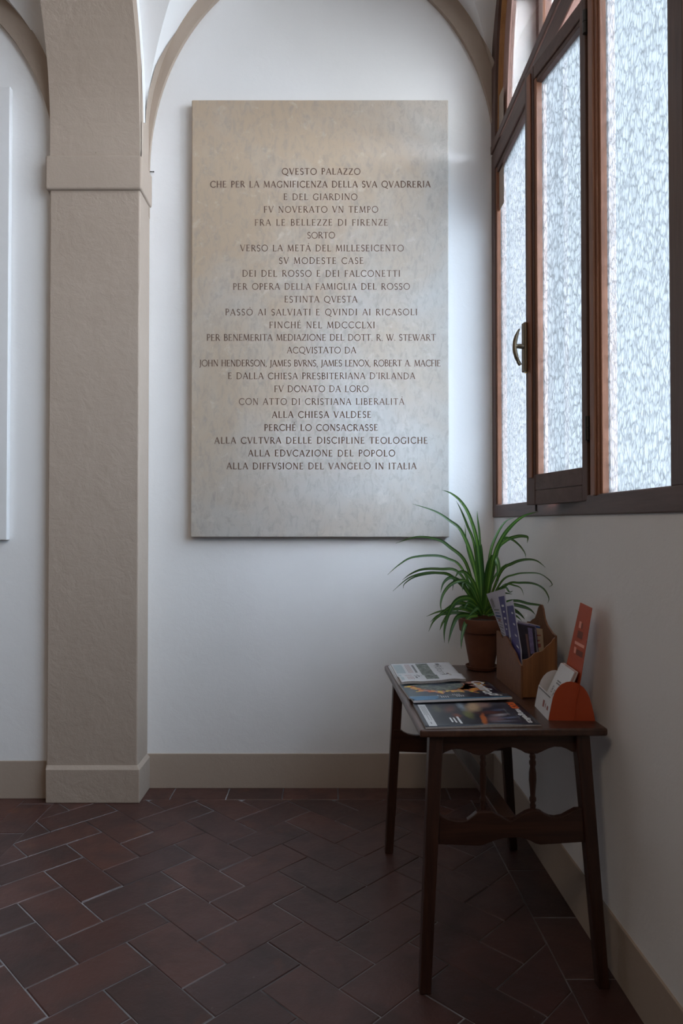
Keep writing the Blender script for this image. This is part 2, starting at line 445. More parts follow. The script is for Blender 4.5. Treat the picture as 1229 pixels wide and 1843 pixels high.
# wall ribs
def rib(name, cx, dz, yw, label):
    m = MB(); yf = yw - .02; I, O = [], []
    for side, ks in ((-1, range(0, 33)), (1, range(31, -1, -1))):
        for k in ks:
            t = math.pi / 2 * k / 32; I.append(rib_in(cx, dz, side, t)); O.append(rib_out(cx, dz, side, t, .806))
    I = [(I[0][0], 2.60)] + I + [(I[-1][0], 2.60)]; O = [(O[0][0], 2.60)] + O + [(O[-1][0], 2.60)]
    for k in range(len(I) - 1):
        a, b, c, d = I[k], I[k + 1], O[k + 1], O[k]
        m.add([(a[0], yf, a[1]), (b[0], yf, b[1]), (c[0], yf, c[1]), (d[0], yf, d[1]), (a[0], yw + .01, a[1]), (b[0], yw + .01, b[1])],
              [(0, 1, 2, 3), (0, 4, 5, 1)])
    # painted strip running onto the vault web near the springing
    for side in (-1, 1):
        pts = []
        for k in range(61):
            t = math.pi / 2 * k / 60 * .75; x, z = rib_out(cx, dz, side, t, .7965); q = z - dz
            if side < 0: x = max(x, PX1 + .0006)
            wd = (yf - PY) * (1 if q < 2.955 else max(.34, 1 - (q - 2.955) / .05 * .66) if q < 3.02 else .40 if q < 3.26 else max(0, .40 * (1 - (q - 3.26) / .20)))
            pts.append(((x, yf, z), (x, yf - wd, z)))
        pts = [((pts[0][0][0], yf, 2.79 if side < 0 else 2.60), (pts[0][0][0], PY, 2.79 if side < 0 else 2.60)), ((pts[0][0][0], yf, pts[0][0][2] - .002), (pts[0][0][0], PY, pts[0][0][2] - .002))] + pts
        for (a, b), (c, d) in zip(pts[:-1], pts[1:]): m.add([a, b, d, c], [(0, 1, 2, 3)])
    return tag(m.build(name, M['beige_smooth'], smooth=30), label, 'wall rib', kind='structure')
rib('trim_1', CX, 0, D, 'beige arched rib above the marble plaque')
rib('trim_2', LCX, -.16, DL, 'dark beige arched rib left of the pilaster')

# pilaster with base and capital, carrying the transverse arch
pl = MB()
pl.box(PX0, PX1, PY, D + .05, 0, 2.80)
po = empty('column_1'); tag(po, 'beige plaster pilaster with plain base and capital', 'pilaster', kind='structure')
pl.build('shaft', M['beige'], po, bevel=.006)
m = MB()
n = 12
m.add([(PX0 + .004, PY - .014, 0), (PX1 + .013, PY - .014, 0), (PX1 + .013, D + .01, 0), (PX0 + .004, D + .01, 0),
       (PX0 + .002, PY - .014, .142), (PX1 + .013, PY - .014, .142), (PX1 + .013, D + .01, .142), (PX0 + .002, D + .01, .142),
       (PX0, PY - .001, .158), (PX1, PY - .001, .158), (PX1, D + .01, .158), (PX0, D + .01, .158)],
      [(0, 1, 5, 4), (1, 2, 6, 5), (3, 0, 4, 7), (4, 5, 9, 8), (5, 6, 10, 9), (7, 4, 8, 11), (8, 9, 10, 11), (0, 3, 2, 1), (2, 3, 7, 6), (6, 7, 11, 10)])
m.build('base', M['beige'], po, bevel=.004)
m = MB(); m.box(PX0 - .014, PX1 + .010, PY - .016, D + .01, 2.652, 2.80); m.build('capital', M['beige'], po, bevel=.008, seg=3)
# transverse arch springing from the pilaster
ta = MB(); n = 96
inn = [sup(TA, TB, math.pi * k / n) for k in range(n + 1)]
out = [sup(TE, TF, math.pi * k / n) for k in range(n + 1)]
for k in range(n):
    a, b, c, d = inn[k], inn[k + 1], out[k + 1], out[k]
    vs = [(x, q[0], q[1]) for x in (PX0 + .004, PX1 - .001) for q in (a, b, c, d)]
    ta.add(vs, [(0, 3, 2, 1), (4, 5, 6, 7), (0, 1, 5, 4), (3, 7, 6, 2)])
bm_o = ta.build('trim_3', M['beige'], smooth=30)
tag(bm_o, 'beige arch springing from the pilaster toward the viewer', 'arch', kind='structure')

# baseboards
def base(name, pts_box, label):
    m = MB(); m.box(*pts_box); return tag(m.build(name, M['beige_smooth'], bevel=.002), label, 'baseboard', kind='structure')
base('baseboard_back', (PX1, XW, D - .006, D + .01, 0, .156), 'beige baseboard under the marble plaque')
base('baseboard_right', (XW - .006, XW + .01, YF, D - .006, 0, .156), 'beige baseboard along the window wall')
base('baseboard_left', (XL, PX0, DL - .006, DL + .01, 0, .163), 'beige baseboard left of the pilaster')

# ------------------------------------------------------------------ window
win = empty('window_1', (0, 0, 0)); tag(win, 'big brown wooden window with hammered glass and an arched top', 'window', kind='structure')
XF, XG = .751, .775       # room face, glass plane
def bar(name, y0, y1, z0, z1, x0=XF, x1=.800, mat='frame', bev=.004, parent=win):
    m = MB(); m.box(x0, x1, y0, y1, z0, z1); return m.build(name, M[mat], parent, bevel=bev)
# rails and stiles
m = MB(); m.add([(XF, OY0, 1.195), (XF, OY1, 1.227), (XF, OY1, 1.281), (XF, OY0, 1.262), (.80, OY0, 1.195), (.80, OY1, 1.227), (.80, OY1, 1.281), (.80, OY0, 1.262)],
              [(0, 1, 2, 3), (4, 7, 6, 5), (0, 4, 5, 1), (3, 2, 6, 7), (0, 3, 7, 4), (1, 5, 6, 2)])
m.build('bottom_rail', M['frame_y'], win, bevel=.004)
bar('transom', OY0, OY1 - .003, 2.892, 2.930, XF - .004, .80, 'frame_y')
bar('transom', OY0, OY1 - .003, 2.80, 2.884, XF, .80, 'frame_y')
for y0, y1 in ((3.055, 3.114), (2.335, 2.40), (1.43, 1.497), (.95, 1.015), (.47, .535), (-.598, -.54)):
    bar('stile', y0, y1, 1.27, 2.81)
# stepped hinge mullion
m = MB(); m.box(XF, .80, 1.893, 1.955, 1.27, 2.81); m.box(XF - .006, XF + .01, 1.905, 1.925, 1.27, 2.81); m.build('stile', M['reveal'], win, bevel=.003)
bar('casement_stop', 1.95, 1.995, 1.27, 2.81, .799, .815, 'frame', .001)
bar('casement_stop', 2.30, 2.345, 1.27, 2.81, .799, .815, 'frame', .001)
# glazing beads on the reveals (orange brown, facing the viewer)
for y0, y1, z0, z1 in ((3.040, 3.056, 1.285, 2.80), (1.882, 1.894, 1.275, 2.80)):
    bar('glazing_bead', y0, y1, z0, z1, XF + .006, .80, 'reveal', .002)
bar('glazing_bead', 2.40, 3.04, 2.775, 2.80, XF + .008, .80, 'frame_y', .002)
bar('glazing_bead', 1.497, 1.882, 2.775, 2.80, XF + .008, .80, 'frame_y', .002)
for y0, y1 in ((2.40, 3.04), (1.497, 1.882), (1.015, 1.43), (.535, .95), (-.54, .47)):
    m = MB(); m.box(XG, XG + .005, y0, y1, 1.262, 2.80); m.build('window_glass', M['glass'], win)
# arched upper light: curved stile in three visible steps, clear opening, outer frame
def curved(name, off0, off1, x0, x1, mat):
    m = MB(); zs = [2.93 + (OZS + OB * .93 - 2.93) * k / 24 for k in range(25)]
    R = []
    for z in zs:
        yo = OC + arch_y(z) - .002; k = 1 + .45 * min(1, max(0, z - 2.93) / .6)
        R.append([(x0, yo - off0 * k, z), (x1, yo - off0 * k, z), (x1, yo - off1 * k, z), (x0, yo - off1 * k, z)])
    m.loft(R); return m.build(name, M[mat], win, smooth=30)
curved('curved_stile', 0, .066, XF, .763, 'frame')
curved('curved_stile', 0, .068, .763, .785, 'orange_wood')
curved('curved_stile', 0, .140, .785, .806, 'pink_wood')
for y0 in (1.89, .95):
    bar('upper_mullion', y0, y0 + .065, 2.93, 4.03)
m = MB(); m.box(.792, .796, 1.955, 3.04, 2.93, 3.58); m.build('window_glass', M['clear'], win)
m = MB(); m.box(.792, .796, 1.015, 1.89, 2.93, 4.05); m.build('window_glass', M['clear'], win)
m = MB(); m.box(.792, .796, -.5, .95, 2.93, 4.0); m.build('window_glass', M['clear'], win)
# unseen panel added in the arch crown to block daylight
m = MB(); m.prism([(.765, 1.955, 3.575), (.765, 3.04, 3.575)] + [(.765, 3.04 + (1.955 - 3.04) * k / 12, max(3.58, arch_z(3.04 + (1.955 - 3.04) * k / 12) - .01)) for k in range(13)], (.02, 0, 0))
m.build('crown_light_block', M['frame_y'], win)
# dark board added outside to shade the bright jamb behind the far pane
m = MB(); m.box(.812, 1.0, OY1 - .078, OY1 - .062, 1.24, 2.89); m.build('jamb_shade_board', M['frame'], win, bevel=.002)
# outer frame in the embrasure
OYF = OY1 - .146
bar('outer_frame', OYF - .035, OYF, 2.93, 4.0, .915, .935, 'frame', .002)
bar('outer_frame', OYF - .020, OYF, 2.93, 4.0, .935, .952, 'reveal', .002)
bar('outer_frame', OYF - .012, OYF, 2.93, 4.0, .952, .982, 'pink_wood', .002)
bar('outer_frame', OYF - .035, OYF, 3.508, 3.56, .78, .935, 'frame', .002)

# casement, ajar into the room: local x runs from hinge to free edge, local y points outdoors
CA = math.radians(11.1); CL = .372
cas = empty('casement', (.752, 1.975, 0)); cas.parent = win
cas.rotation_euler = (0, 0, math.pi / 2 + CA)   # local +x -> (-sin, cos)
Z0, Z1 = 1.258, 2.742
TH = -.042          # local -y points outdoors (+X)
def cbar(name, x0, x1, z0, z1, mat='frame', y0=0, y1=TH, bev=.003):
    m = MB(); m.box(x0, x1, min(y0, y1), max(y0, y1), z0, z1); return m.build(name, M[mat], cas, bevel=bev)
cbar('casement_stile', 0, .030, Z0, Z1)
fs = cbar('casement_stile', CL - .060, CL, Z0, Z1 - .0)
cbar('astragal', CL - .048, CL - .022, Z0 + .09, Z1 - .02, 'reveal', 0, .005, .002)
m = MB(); m.box(.030, CL - .060, -.041, -.001, Z0, Z0 + .046); m.box(.030, CL - .060, -.041, -.001, Z0 + .0475, Z0 + .100); m.build('casement_rail', M['frame_y'], cas, bevel=.002)
cbar('casement_rail', .030, CL - .060, Z1 - .050, Z1, 'frame_y', -.001)
cbar('glazing_bead', CL - .074, CL - .059, Z0 + .10, Z1 - .05, 'reveal', -.004, TH, .002)
cbar('glazing_bead', .030, CL - .074, Z1 - .066, Z1 - .05, 'frame_y', -.006, TH, .002)
m = MB(); m.box(.030, CL - .074, -.030, -.025, Z0 + .098, Z1 - .06); m.build('window_glass', M['glass'], cas)
# espagnolette handle
hd = MB(); hx = CL - .012; hz = 1.797
hd.box(hx - .013, hx + .013, .0035, .016, hz - .085, hz + .085)
ho = hd.build('handle_plate', M['brass'], cas, bevel=.004)
m = MB(); m.box(hx - .0145, hx + .0145, .0005, .0035, hz - .086, hz + .086); m.build('handle_plate', M['brass_bright'], cas)
m = MB()
m.tube([(hx, .016, hz + .003), (hx, .030, hz + .003), (hx, .031, hz + .003), (hx, .046, hz + .003)], [.0085, .0085, .0075, .0075], 12)
L = []
for k in range(13):
    t = k / 12; z = hz + .062 - .124 * t; bow = .047 - .018 * (2 * t - 1) ** 2 * (1 if t < .5 else 1.15)
    L.append((hx, bow, z))
m.tube(L, [.003, .0045, .006, .0068, .0073, .0075, .0075, .0075, .0073, .0070, .0068, .0066, .006], 10)
m.build('handle', M['brass'], cas, smooth=50)
for z in (1.468, 2.655):
    m = MB(); m.tube([(-.006, .003, z - .034), (-.006, .003, z - .001)], .0075, 10); m.tube([(-.006, .003, z + .001), (-.006, .003, z + .034)], .0075, 10)
    m.build('hinge', M['iron'], cas, smooth=50)
m = MB(); m.tube([(CL - .03, -.02, Z0 - .022), (CL - .03, -.02, Z0 + .01)], .004, 8); m.build('shoot_bolt', M['iron'], cas)

# ------------------------------------------------------------------ plaque
YP = D - .043
pq = empty('marble_plaque', ((-.62 + .548) / 2, D, 1.13)); tag(pq, 'large veined marble plaque with a long carved Italian inscription', 'plaque')
def kid(o, par):   # parent while keeping world coordinates
    o.parent = par; o.matrix_parent_inverse = Matrix.Translation(-Vector(par.location)) if par.rotation_euler.z == 0 else par.matrix_basis.inverted()
    return o
tl, br = at(345, 179.5, YP), at(809, 967, YP)
m = MB(); m.box(tl.x, br.x, YP, D - .001, br.z, tl.z); kid(m.build('slab', M['marble'], bevel=.005, seg=3), pq)

def arc(cx, cy, rx, ry, a0, a1, n=10):
    return [(cx + rx * math.cos(math.radians(a0 + (a1 - a0) * k / n)), cy + ry * math.sin(math.radians(a0 + (a1 - a0) * k / n))) for k in range(n + 1)]
TK, TN = .125, .062
def V_(x, y0=0, y1=1, wd=TK): return [([(x, y0), (x, y1)], wd)]
def sf(x, yv, r=.10): return [([(x - r, yv), (x + r, yv)], .045)]
G = {}
G['A'] = ([([(.04, 0), (.38, 1)], TN), ([(.38, 1), (.74, 0)], TK), ([(.17, .36), (.61, .36)], TN)] + sf(.05, .02, .08) + sf(.73, .02, .1), .80)
G['B'] = (V_(.12) + [([(.12, .98)] + arc(.28, .755, .22, .225, 90, -90) + [(.12, .53)], TN + .02), ([(.12, .53)] + arc(.30, .275, .27, .255, 90, -90) + [(.12, .02)], TN + .03)] + sf(.10, .02, .09) + sf(.10, .98, .09), .64)
G['C'] = ([(arc(.50, .5, .44, .48, 42, 318, 18), .095)], .86)
G['D'] = (V_(.12) + [([(.12, .98)] + arc(.30, .5, .48, .48, 90, -90, 16) + [(.12, .02)], .085)] + sf(.10, .02, .09) + sf(.10, .98, .09), .88)
G['E'] = (V_(.12) + [([(.12, .97), (.50, .97)], TN), ([(.12, .52), (.44, .52)], TN), ([(.12, .03), (.54, .03)], TN), ([(.50, .97), (.50, .87)], .05), ([(.54, .03), (.54, .14)], .05), ([(.44, .58), (.44, .46)], .05)] + sf(.08, .02, .06) + sf(.08, .98, .06), .62)
G['F'] = (V_(.12) + [([(.12, .97), (.52, .97)], TN), ([(.12, .50), (.44, .50)], TN), ([(.52, .97), (.52, .86)], .05), ([(.44, .57), (.44, .44)], .05)] + sf(.12, .02, .11) + sf(.08, .98, .06), .58)
G['G'] = ([(arc(.50, .5, .44, .48, 42, 300, 18), .095), ([(.76, .05), (.76, .42)], .10)] + sf(.76, .42, .10), .90)
G['H'] = (V_(.12) + V_(.68) + [([(.12, .52), (.68, .52)], TN)] + sf(.12, .02) + sf(.12, .98) + sf(.68, .02) + sf(.68, .98), .82)
G['I'] = (V_(.14) + sf(.14, .02) + sf(.14, .98), .30)
G['J'] = ([([(.20, .98), (.20, .05), (.15, -.10), (.04, -.18)], .11)] + sf(.20, .98), .34)
G['L'] = (V_(.12) + [([(.12, .03), (.56, .03)], TN), ([(.56, .03), (.56, .15)], .05)] + sf(.08, .02, .06) + sf(.12, .98), .60)
G['M'] = ([([(.08, 0), (.16, 1)], TN), ([(.16, 1), (.48, .06)], TK), ([(.48, .06), (.80, 1)], TN), ([(.80, 1), (.88, 0)], TK)] + sf(.08, .02, .09) + sf(.88, .02, .09) + sf(.12, .98, .07) + sf(.84, .98, .07), 1.00)
G['N'] = (V_(.12, 0, 1, TN) + V_(.72, 0, 1, TN) + [([(.12, 1), (.72, 0)], TK)] + sf(.12, .02) + sf(.08, .98, .07) + sf(.72, .98), .84)
G['O'] = ([(arc(.50, .5, .44, .48, 0, 360, 24), .092)], 1.0)
G['P'] = (V_(.12) + [([(.12, .97)] + arc(.28, .72, .24, .25, 90, -90) + [(.12, .47)], TN + .02)] + sf(.12, .02, .11) + sf(.08, .98, .06), .58)
G['Q'] = (G['O'][0] + [([(.52, .06), (.70, -.06), (.98, -.20)], .085)], 1.02)
G['R'] = (V_(.12) + [([(.12, .97)] + arc(.28, .74, .24, .23, 90, -90) + [(.12, .51)], TN + .02), ([(.30, .51), (.68, 0)], TK)] + sf(.12, .02, .10) + sf(.08, .98, .06) + sf(.68, .02, .06), .72)
G['S'] = ([([(.46, .84)] + arc(.27, .74, .19, .23, 50, 250, 9) + [(.32, .48)] + arc(.27, .26, .21, .25, 62, -150, 10), .095)], .56)
G['T'] = (V_(.36) + [([(.03, .97), (.69, .97)], TN), ([(.03, .97), (.02, .86)], .05), ([(.69, .97), (.70, .86)], .05)] + sf(.36, .02), .72)
G['V'] = ([([(.03, 1), (.37, 0)], TK), ([(.37, 0), (.70, 1)], TN)] + sf(.04, .98, .09) + sf(.70, .98, .08), .74)
G['W'] = ([([(.03, 1), (.34, 0)], TK), ([(.34, 0), (.62, 1)], TN), ([(.44, 1), (.76, 0)], TK), ([(.76, 0), (1.06, 1)], TN)] + sf(.06, .98, .09) + sf(1.05, .98, .08), 1.10)
G['X'] = ([([(.06, 1), (.68, 0)], TK), ([(.66, 1), (.06, 0)], TN)] + sf(.07, .98, .08) + sf(.66, .98, .07) + sf(.07, .02, .07) + sf(.67, .02, .09), .74)
G['Z'] = ([([(.06, .97), (.60, .97)], TN), ([(.60, .97), (.06, .03)], TK), ([(.06, .03), (.64, .03)], TN), ([(.06, .97), (.05, .85)], .05), ([(.64, .03), (.65, .16)], .05)], .68)
G['.'] = ([([(.06, .05), (.16, .05)], .11)], .20)
G[','] = ([([(.13, .08), (.05, -.14)], .09)], .20)
G["'"] = ([([(.13, 1.04), (.07, .80)], .08)], .18)
for base_c, acc, ac in (('A', '\u00c0', -1), ('O', '\u00d2', -1), ('E', '\u00c9', 1)):
    s, a = G[base_c]; c0 = a / 2
    G[acc] = (s + [([(c0 - .09 * ac * 1 + .05, 1.14), (c0 + .07 * ac + .05, 1.27)], .07)], a)
LINES = [("QVESTO PALAZZO", 428, 790, 355, 0), ("CHE PER LA MAGNIFICENZA DELLA SVA QVADRERIA", 98, 1113, 414, 0), ("E DEL GIARDINO", 436, 776, 472, 0),
 ("FV NOVERATO VN TEMPO", 345, 872, 530, 0), ("FRA LE BELLEZZE DI FIRENZE", 303, 917, 590, 0), ("SORTO", 545, 673, 649, 0),
 ("VERSO LA MET\u00c0 DEL MILLESEICENTO", 237, 990, 708, 0), ("SV MODESTE CASE", 415, 805, 766, 0), ("DEI DEL ROSSO E DEI FALCONETTI", 246, 974, 825, 0),
 ("PER OPERA DELLA FAMIGLIA DEL ROSSO", 203, 1018, 885, 0), ("ESTINTA QVESTA", 440, 776, 944, 0), ("PASS\u00d2 AI SALVIATI E QVINDI AI RICASOLI", 168, 1053, 1003, 0),
 ("FINCH\u00c9 NEL MDCCCLXI", 370, 857, 38, 1), ("PER BENEMERITA MEDIAZIONE DEL DOTT. R. W. STEWART", 82, 1137, 96, 1), ("ACQVISTATO DA", 452, 770, 154, 1),
 ("JOHN HENDERSON, JAMES BVRNS, JAMES LENOX, ROBERT A. MACFIE", 48, 1160, 214, 1), ("E DALLA CHIESA PRESBITERIANA D'IRLANDA", 180, 1042, 273, 1),
 ("FV DONATO DA LORO", 393, 827, 332, 1), ("CON ATTO DI CRISTIANA LIBERALIT\u00c0", 230, 992, 391, 1), ("ALLA CHIESA VALDESE", 383, 840, 451, 1),
 ("PERCH\u00c9 LO CONSACRASSE", 347, 871, 511, 1), ("ALLA CVLTVRA DELLE DISCIPLINE TEOLOGICHE", 118, 1100, 570, 1),
 ("ALLA EDVCAZIONE DEL POPOLO", 273, 950, 629, 1), ("ALLA DIFFVSIONE DEL VANGELO IN ITALIA", 174, 1048, 688, 1)]
tx = MB(); YT = YP - .0006
def stroke(mb, pts, wd, ox, oz, s, sx_):
    P = [Vector((ox + p[0] * s * sx_, oz + p[1] * s)) for p in pts]; hw = wd * s / 2
    for k, (a, b) in enumerate(zip(P[:-1], P[1:])):
        d = b - a
        if d.length < 1e-6: continue
        d.normalize(); nn = Vector((-d.y, d.x)) * hw; e = d * hw * .35 if len(P) > 2 else d * 0
        a2, b2 = a - e, b + e
        mb.add([(a2.x - nn.x, YT, a2.y - nn.y), (b2.x - nn.x, YT, b2.y - nn.y), (b2.x + nn.x, YT, b2.y + nn.y), (a2.x + nn.x, YT, a2.y + nn.y)], [(0, 1, 2, 3)])
K = 480 / 1229
for txt, x0, x1, yc, blk in LINES:
    py = (170 if blk == 0 else 570) + yc * K
    a, b = at(340 + x0 * K, py, YP), at(340 + x1 * K, py, YP)
    s = .0292; wid = b.x - a.x
    nat = sum(.42 if c == ' ' else G[c][1] for c in txt); gaps = len(txt) - 1
    sx_ = 1.0; tr = (wid / s - nat) / gaps
    if tr < .04: sx_ = (wid / s - .04 * gaps) / nat; tr = .04
    if tr > .30:
        sx_ = min(1.15, (wid / s - .30 * gaps) / nat); tr = (wid / s - nat * sx_) / gaps
    x = a.x; z0 = (a.z + b.z) / 2 - s / 2
    bw = 1.42 if txt.startswith(('QVESTO', 'ALLA C', 'ALLA E', 'ALLA D', 'PERCH', 'CHE')) else 1.16
    for c in txt:
        if c != ' ':
            jit = random.uniform(-.02, .02) * s
            for pts, wd in G[c][0]: stroke(tx, pts, wd * bw, x, z0 + jit, s, sx_)
        x += ((.42 if c == ' ' else G[c][1]) * sx_ + tr) * s
ins = kid(tx.build('inscription', M['letter']), pq)
tag(ins, 'brown carved capital letters in twenty-four lines')

# small things on the walls
tl, br = at(18, 155, DL - .03), at(18, 972, DL - .03)
m = MB(); m.box(tl.x - .75, tl.x, DL - .03, DL - .001, br.z, tl.z); tag(m.build('wall_board', M['board'], bevel=.003), 'tall plain white board on the wall left of the pilaster, cut off by the picture edge', 'board')
h = at(268, 309, D - .006)
hk = MB(); hk.tube([(PX1 - .004, D - .006, h.z), (PX1 + .012, D - .008, h.z - .001), (PX1 + .020, D - .012, h.z - .004)], [.0022, .0022, .002], 8)
hk.lathe([(.0005, -.0035), (.003, -.002), (.003, .002), (.0005, .0035)], (PX1 + .021, D - .013, h.z - .004), 10)
tag(hk.build('wall_hook', M['iron'], smooth=50), 'tiny dark hook in the pilaster edge beside the marble plaque', 'hook')
m = MB(); q = at(173, 275, PY - .005); m.tube([(q.x, PY - .004, 2.799), (q.x, PY - .008, 2.815), (q.x + .001, PY - .004, 2.828)], .0013, 6)
tag(m.build('nail', M['brass']), 'thin bent nail standing on the pilaster capital', 'nail')

# ------------------------------------------------------------------ table
TR = math.radians(1.6)
tb = empty('side_table', (.238, 1.772, 0), TR); tag(tb, 'small dark oak side table with turned spindles and scalloped rails', 'table')
TW, TL, TZT = .492, .832, .658
m = MB(); m.box(0, TW, 0, TL, TZT - .021, TZT); m.build('tabletop', M['table_top'], tb, bevel=.006, seg=3)
def leg(x0, y0, x1, y1):
    m = MB(); R = []
    for k in range(7):
        t = k / 6; z = .637 * (1 - t); h = .0185 - .004 * t; cx = x0 + (x1 - x0) * t; cy = y0 + (y1 - y0) * t; c = .25
        R.append([(cx - h, cy - h, z), (cx + h, cy - h, z), (cx + h, cy + h, z), (cx - h, cy + h, z)])
    m.loft(R); m.build('leg', M['table'], tb, bevel=.003)
leg(.046, .034, .008, -.014); leg(.432, .034, .468, -.008); leg(.046, .775, .004, .722 + .01); leg(.432, .775, .462, .745)
def panel(name, up, lo, yv, th=.018):
    m = MB(); pts = [(x, yv, z) for x, z in up] + [(x, yv, z) for x, z in reversed(lo)]
    m.prism(pts, (0, th, 0)); m.build(name, M['table_x'], tb, bevel=.002)
AP = [(.044, .581), (.06, .583), (.072, .590), (.087, .596), (.10, .598), (.114, .597), (.13, .592), (.146, .584), (.160, .581), (.181, .582), (.193, .587), (.205, .594), (.225, .600), (.242, .602), (.258, .599), (.272, .593), (.284, .586), (.298, .583), (.316, .584), (.330, .590), (.345, .597), (.362, .602), (.38, .601), (.394, .596), (.408, .588), (.434, .585)]
SU = [(.024, .440), (.053, .437), (.062, .430), (.077, .423), (.095, .419), (.11, .418), (.125, .421), (.138, .430), (.150, .440), (.165, .442), (.187, .442), (.198, .437), (.210, .430), (.224, .422), (.237, .416), (.250, .422), (.263, .430), (.278, .439), (.290, .443), (.306, .444), (.318, .441), (.330, .433), (.343, .427), (.357, .425), (.375, .428), (.39, .436), (.41, .446), (.452, .447)]
SL = [(.018, .361), (.156, .354), (.170, .357), (.184, .363), (.200, .369), (.220, .373), (.236, .374), (.262, .374), (.278, .370), (.29, .365), (.303, .358), (.316, .355), (.458, .362)]
for yt, ys_ in ((.030, .009), (.757, .742)):
    panel('apron', [(.044, .637), (.434, .637)], AP, yt)
    panel('stretcher', SU, SL, ys_)
    for xs_ in (.170, .302):
        m = MB(); b = .441; hgt = .583 - b
        prof = [(.007, 0), (.008, .01), (.006, .016), (.009, .022), (.009, .028), (.0065, .034), (.0075, .05), (.0098, .075), (.0095, .095), (.007, .112), (.009, .118), (.009, .124), (.0065, .130), (.0085, .136), (.0075, .1425)]
        m.lathe([(r, z * hgt / .1425) for r, z in prof], (0, 0, 0), 16)
        so = m.build('spindle', M['table'], tb, smooth=50); so.location = (xs_, (yt + ys_) / 2 + .009, b)
m = MB(); m.box(.213, .257, .027, .742, .405, .423); m.build('long_stretcher', M['table_top'], tb, bevel=.002)

# ------------------------------------------------------------------ printed matter on the table
def sheet(name, corners, thick, mats, parent=None, zf=None, nx=24, ny=16, loc=None):
    """corners: (x,y) for u=0,v=0 / u=1,v=0 / u=1,v=1 / u=0,v=1 ; zf(u,v) -> height of underside"""
    m = MB(); c = [Vector(q) for q in corners]
    def P(u, v): return (c[0] * (1 - u) + c[1] * u) * (1 - v) + (c[3] * (1 - u) + c[2] * u) * v
    top = []; bot = []
    for j in range(ny + 1):
        for i in range(nx + 1):
            u, v = i / nx, j / ny; p = P(u, v); z = zf(u, v)
            th = thick(u, v) if callable(thick) else thick
            top.append((p.x, p.y, z + th)); bot.append((p.x, p.y, z))
    n = nx + 1; b = len(top)
    fs = [(j * n + i, j * n + i + 1, (j + 1) * n + i + 1, (j + 1) * n + i) for j in range(ny) for i in range(nx)]
    m.add(top + bot, fs, 0)
    bf = [tuple(b + k for k in reversed(f)) for f in fs]; m.f += bf; m.m += [1] * len(bf)
    edge = [(i, i + 1) for i in range(nx)] + [(nx + j * n, nx + (j + 1) * n) for j in range(ny)] + [(ny * n + i + 1, ny * n + i) for i in reversed(range(nx))] + [((j + 1) * n, j * n) for j in reversed(range(ny))]
    for a_, b_ in edge: m.f.append([a_, b + a_, b + b_, b_]); m.m.append(1)
    inv = {}
    for j in range(ny + 1):
        for i in range(nx + 1):
            inv[j * n + i] = (i / nx, j / ny); inv[b + j * n + i] = (i / nx, j / ny)
    me_o = m.build(name, mats, parent)
    lay = me_o.data.uv_layers.new(name='UVMap')
    for li, l in enumerate(me_o.data.loops): lay.data[li].uv = inv[l.vertex_index]
    me_o.data.polygons.foreach_set('use_smooth', [p.material_index == 0 for p in me_o.data.polygons])
    def S_(u, v, up=.0004):
        p = P(u, v); th = thick(u, v) if callable(thick) else thick
        return Vector((p.x, p.y, zf(u, v) + th + up))
    return me_o, S_
def patch(name, S_, u0, u1, v0, v1, mat, parent, n=10, skew=0, up=.0004):
    m = MB(); vs = []
    for j in range(n + 1):
        for i in range(n + 1): vs.append(S_(u0 + (u1 - u0) * i / n, v0 + (v1 - v0) * j / n, up))
    m.add(vs, [(j * (n + 1) + i, j * (n + 1) + i + 1, (j + 1) * (n + 1) + i + 1, (j + 1) * (n + 1) + i) for j in range(n) for i in range(n)])
    return m.build(name, mat, parent)
def bars(name, S_, items, mat, parent, up=.0004):
    """items: rectangles in u,v"""
    m = MB()
    for u0, u1, v0, v1 in items:
        n = max(1, int(abs(v1 - v0) * 16)); q = max(1, int(abs(u1 - u0) * 8))
        g = [[S_(u0 + (u1 - u0) * i / q, v0 + (v1 - v0) * k / n, up) for i in range(q + 1)] for k in range(n + 1)]
        m.add([p for row in g for p in row], [(k * (q + 1) + i, k * (q + 1) + i + 1, (k + 1) * (q + 1) + i + 1, (k + 1) * (q + 1) + i) for k in range(n) for i in range(q)])
    return m.build(name, mat, parent)
def text_mesh(body, bold=0.0, shear=0.0):
    c = bpy.data.curves.new('t', 'FONT'); c.body = body; c.size = 1; c.offset = bold; c.shear = shear; c.fill_mode = 'FRONT'; c.resolution_u = 3
    o = bpy.data.objects.new('t', c); COL.objects.link(o)
    dg = bpy.context.evaluated_depsgraph_get(); dg.update()
    me = bpy.data.meshes.new_from_object(o.evaluated_get(dg)); bpy.data.objects.remove(o)
    vs = [v.co.copy() for v in me.vertices]; fs = [tuple(p.vertices) for p in me.polygons]; bpy.data.meshes.remove(me); return vs, fs
def text_on(name, body, S_, org, du, dv, mat, parent, bold=0.0, shear=0.0, length=None, height=None, up=.0005):
    """text runs from org along du (uv vector), tops along dv; scaled to length in uv units"""
    vs, fs = text_mesh(body, bold, shear)
    x0 = min(v.x for v in vs); x1 = max(v.x for v in vs); y0 = min(v.y for v in vs); y1 = max(v.y for v in vs)
    m = MB(); out = []
    for v in vs:
        a = (v.x - x0) / (x1 - x0); b = (v.y - y0) / (y1 - y0)
        out.append(S_(org[0] + du[0] * a + dv[0] * b, org[1] + du[1] * a + dv[1] * b, up))
    m.add(out, fs); return m.build(name, mat, parent)

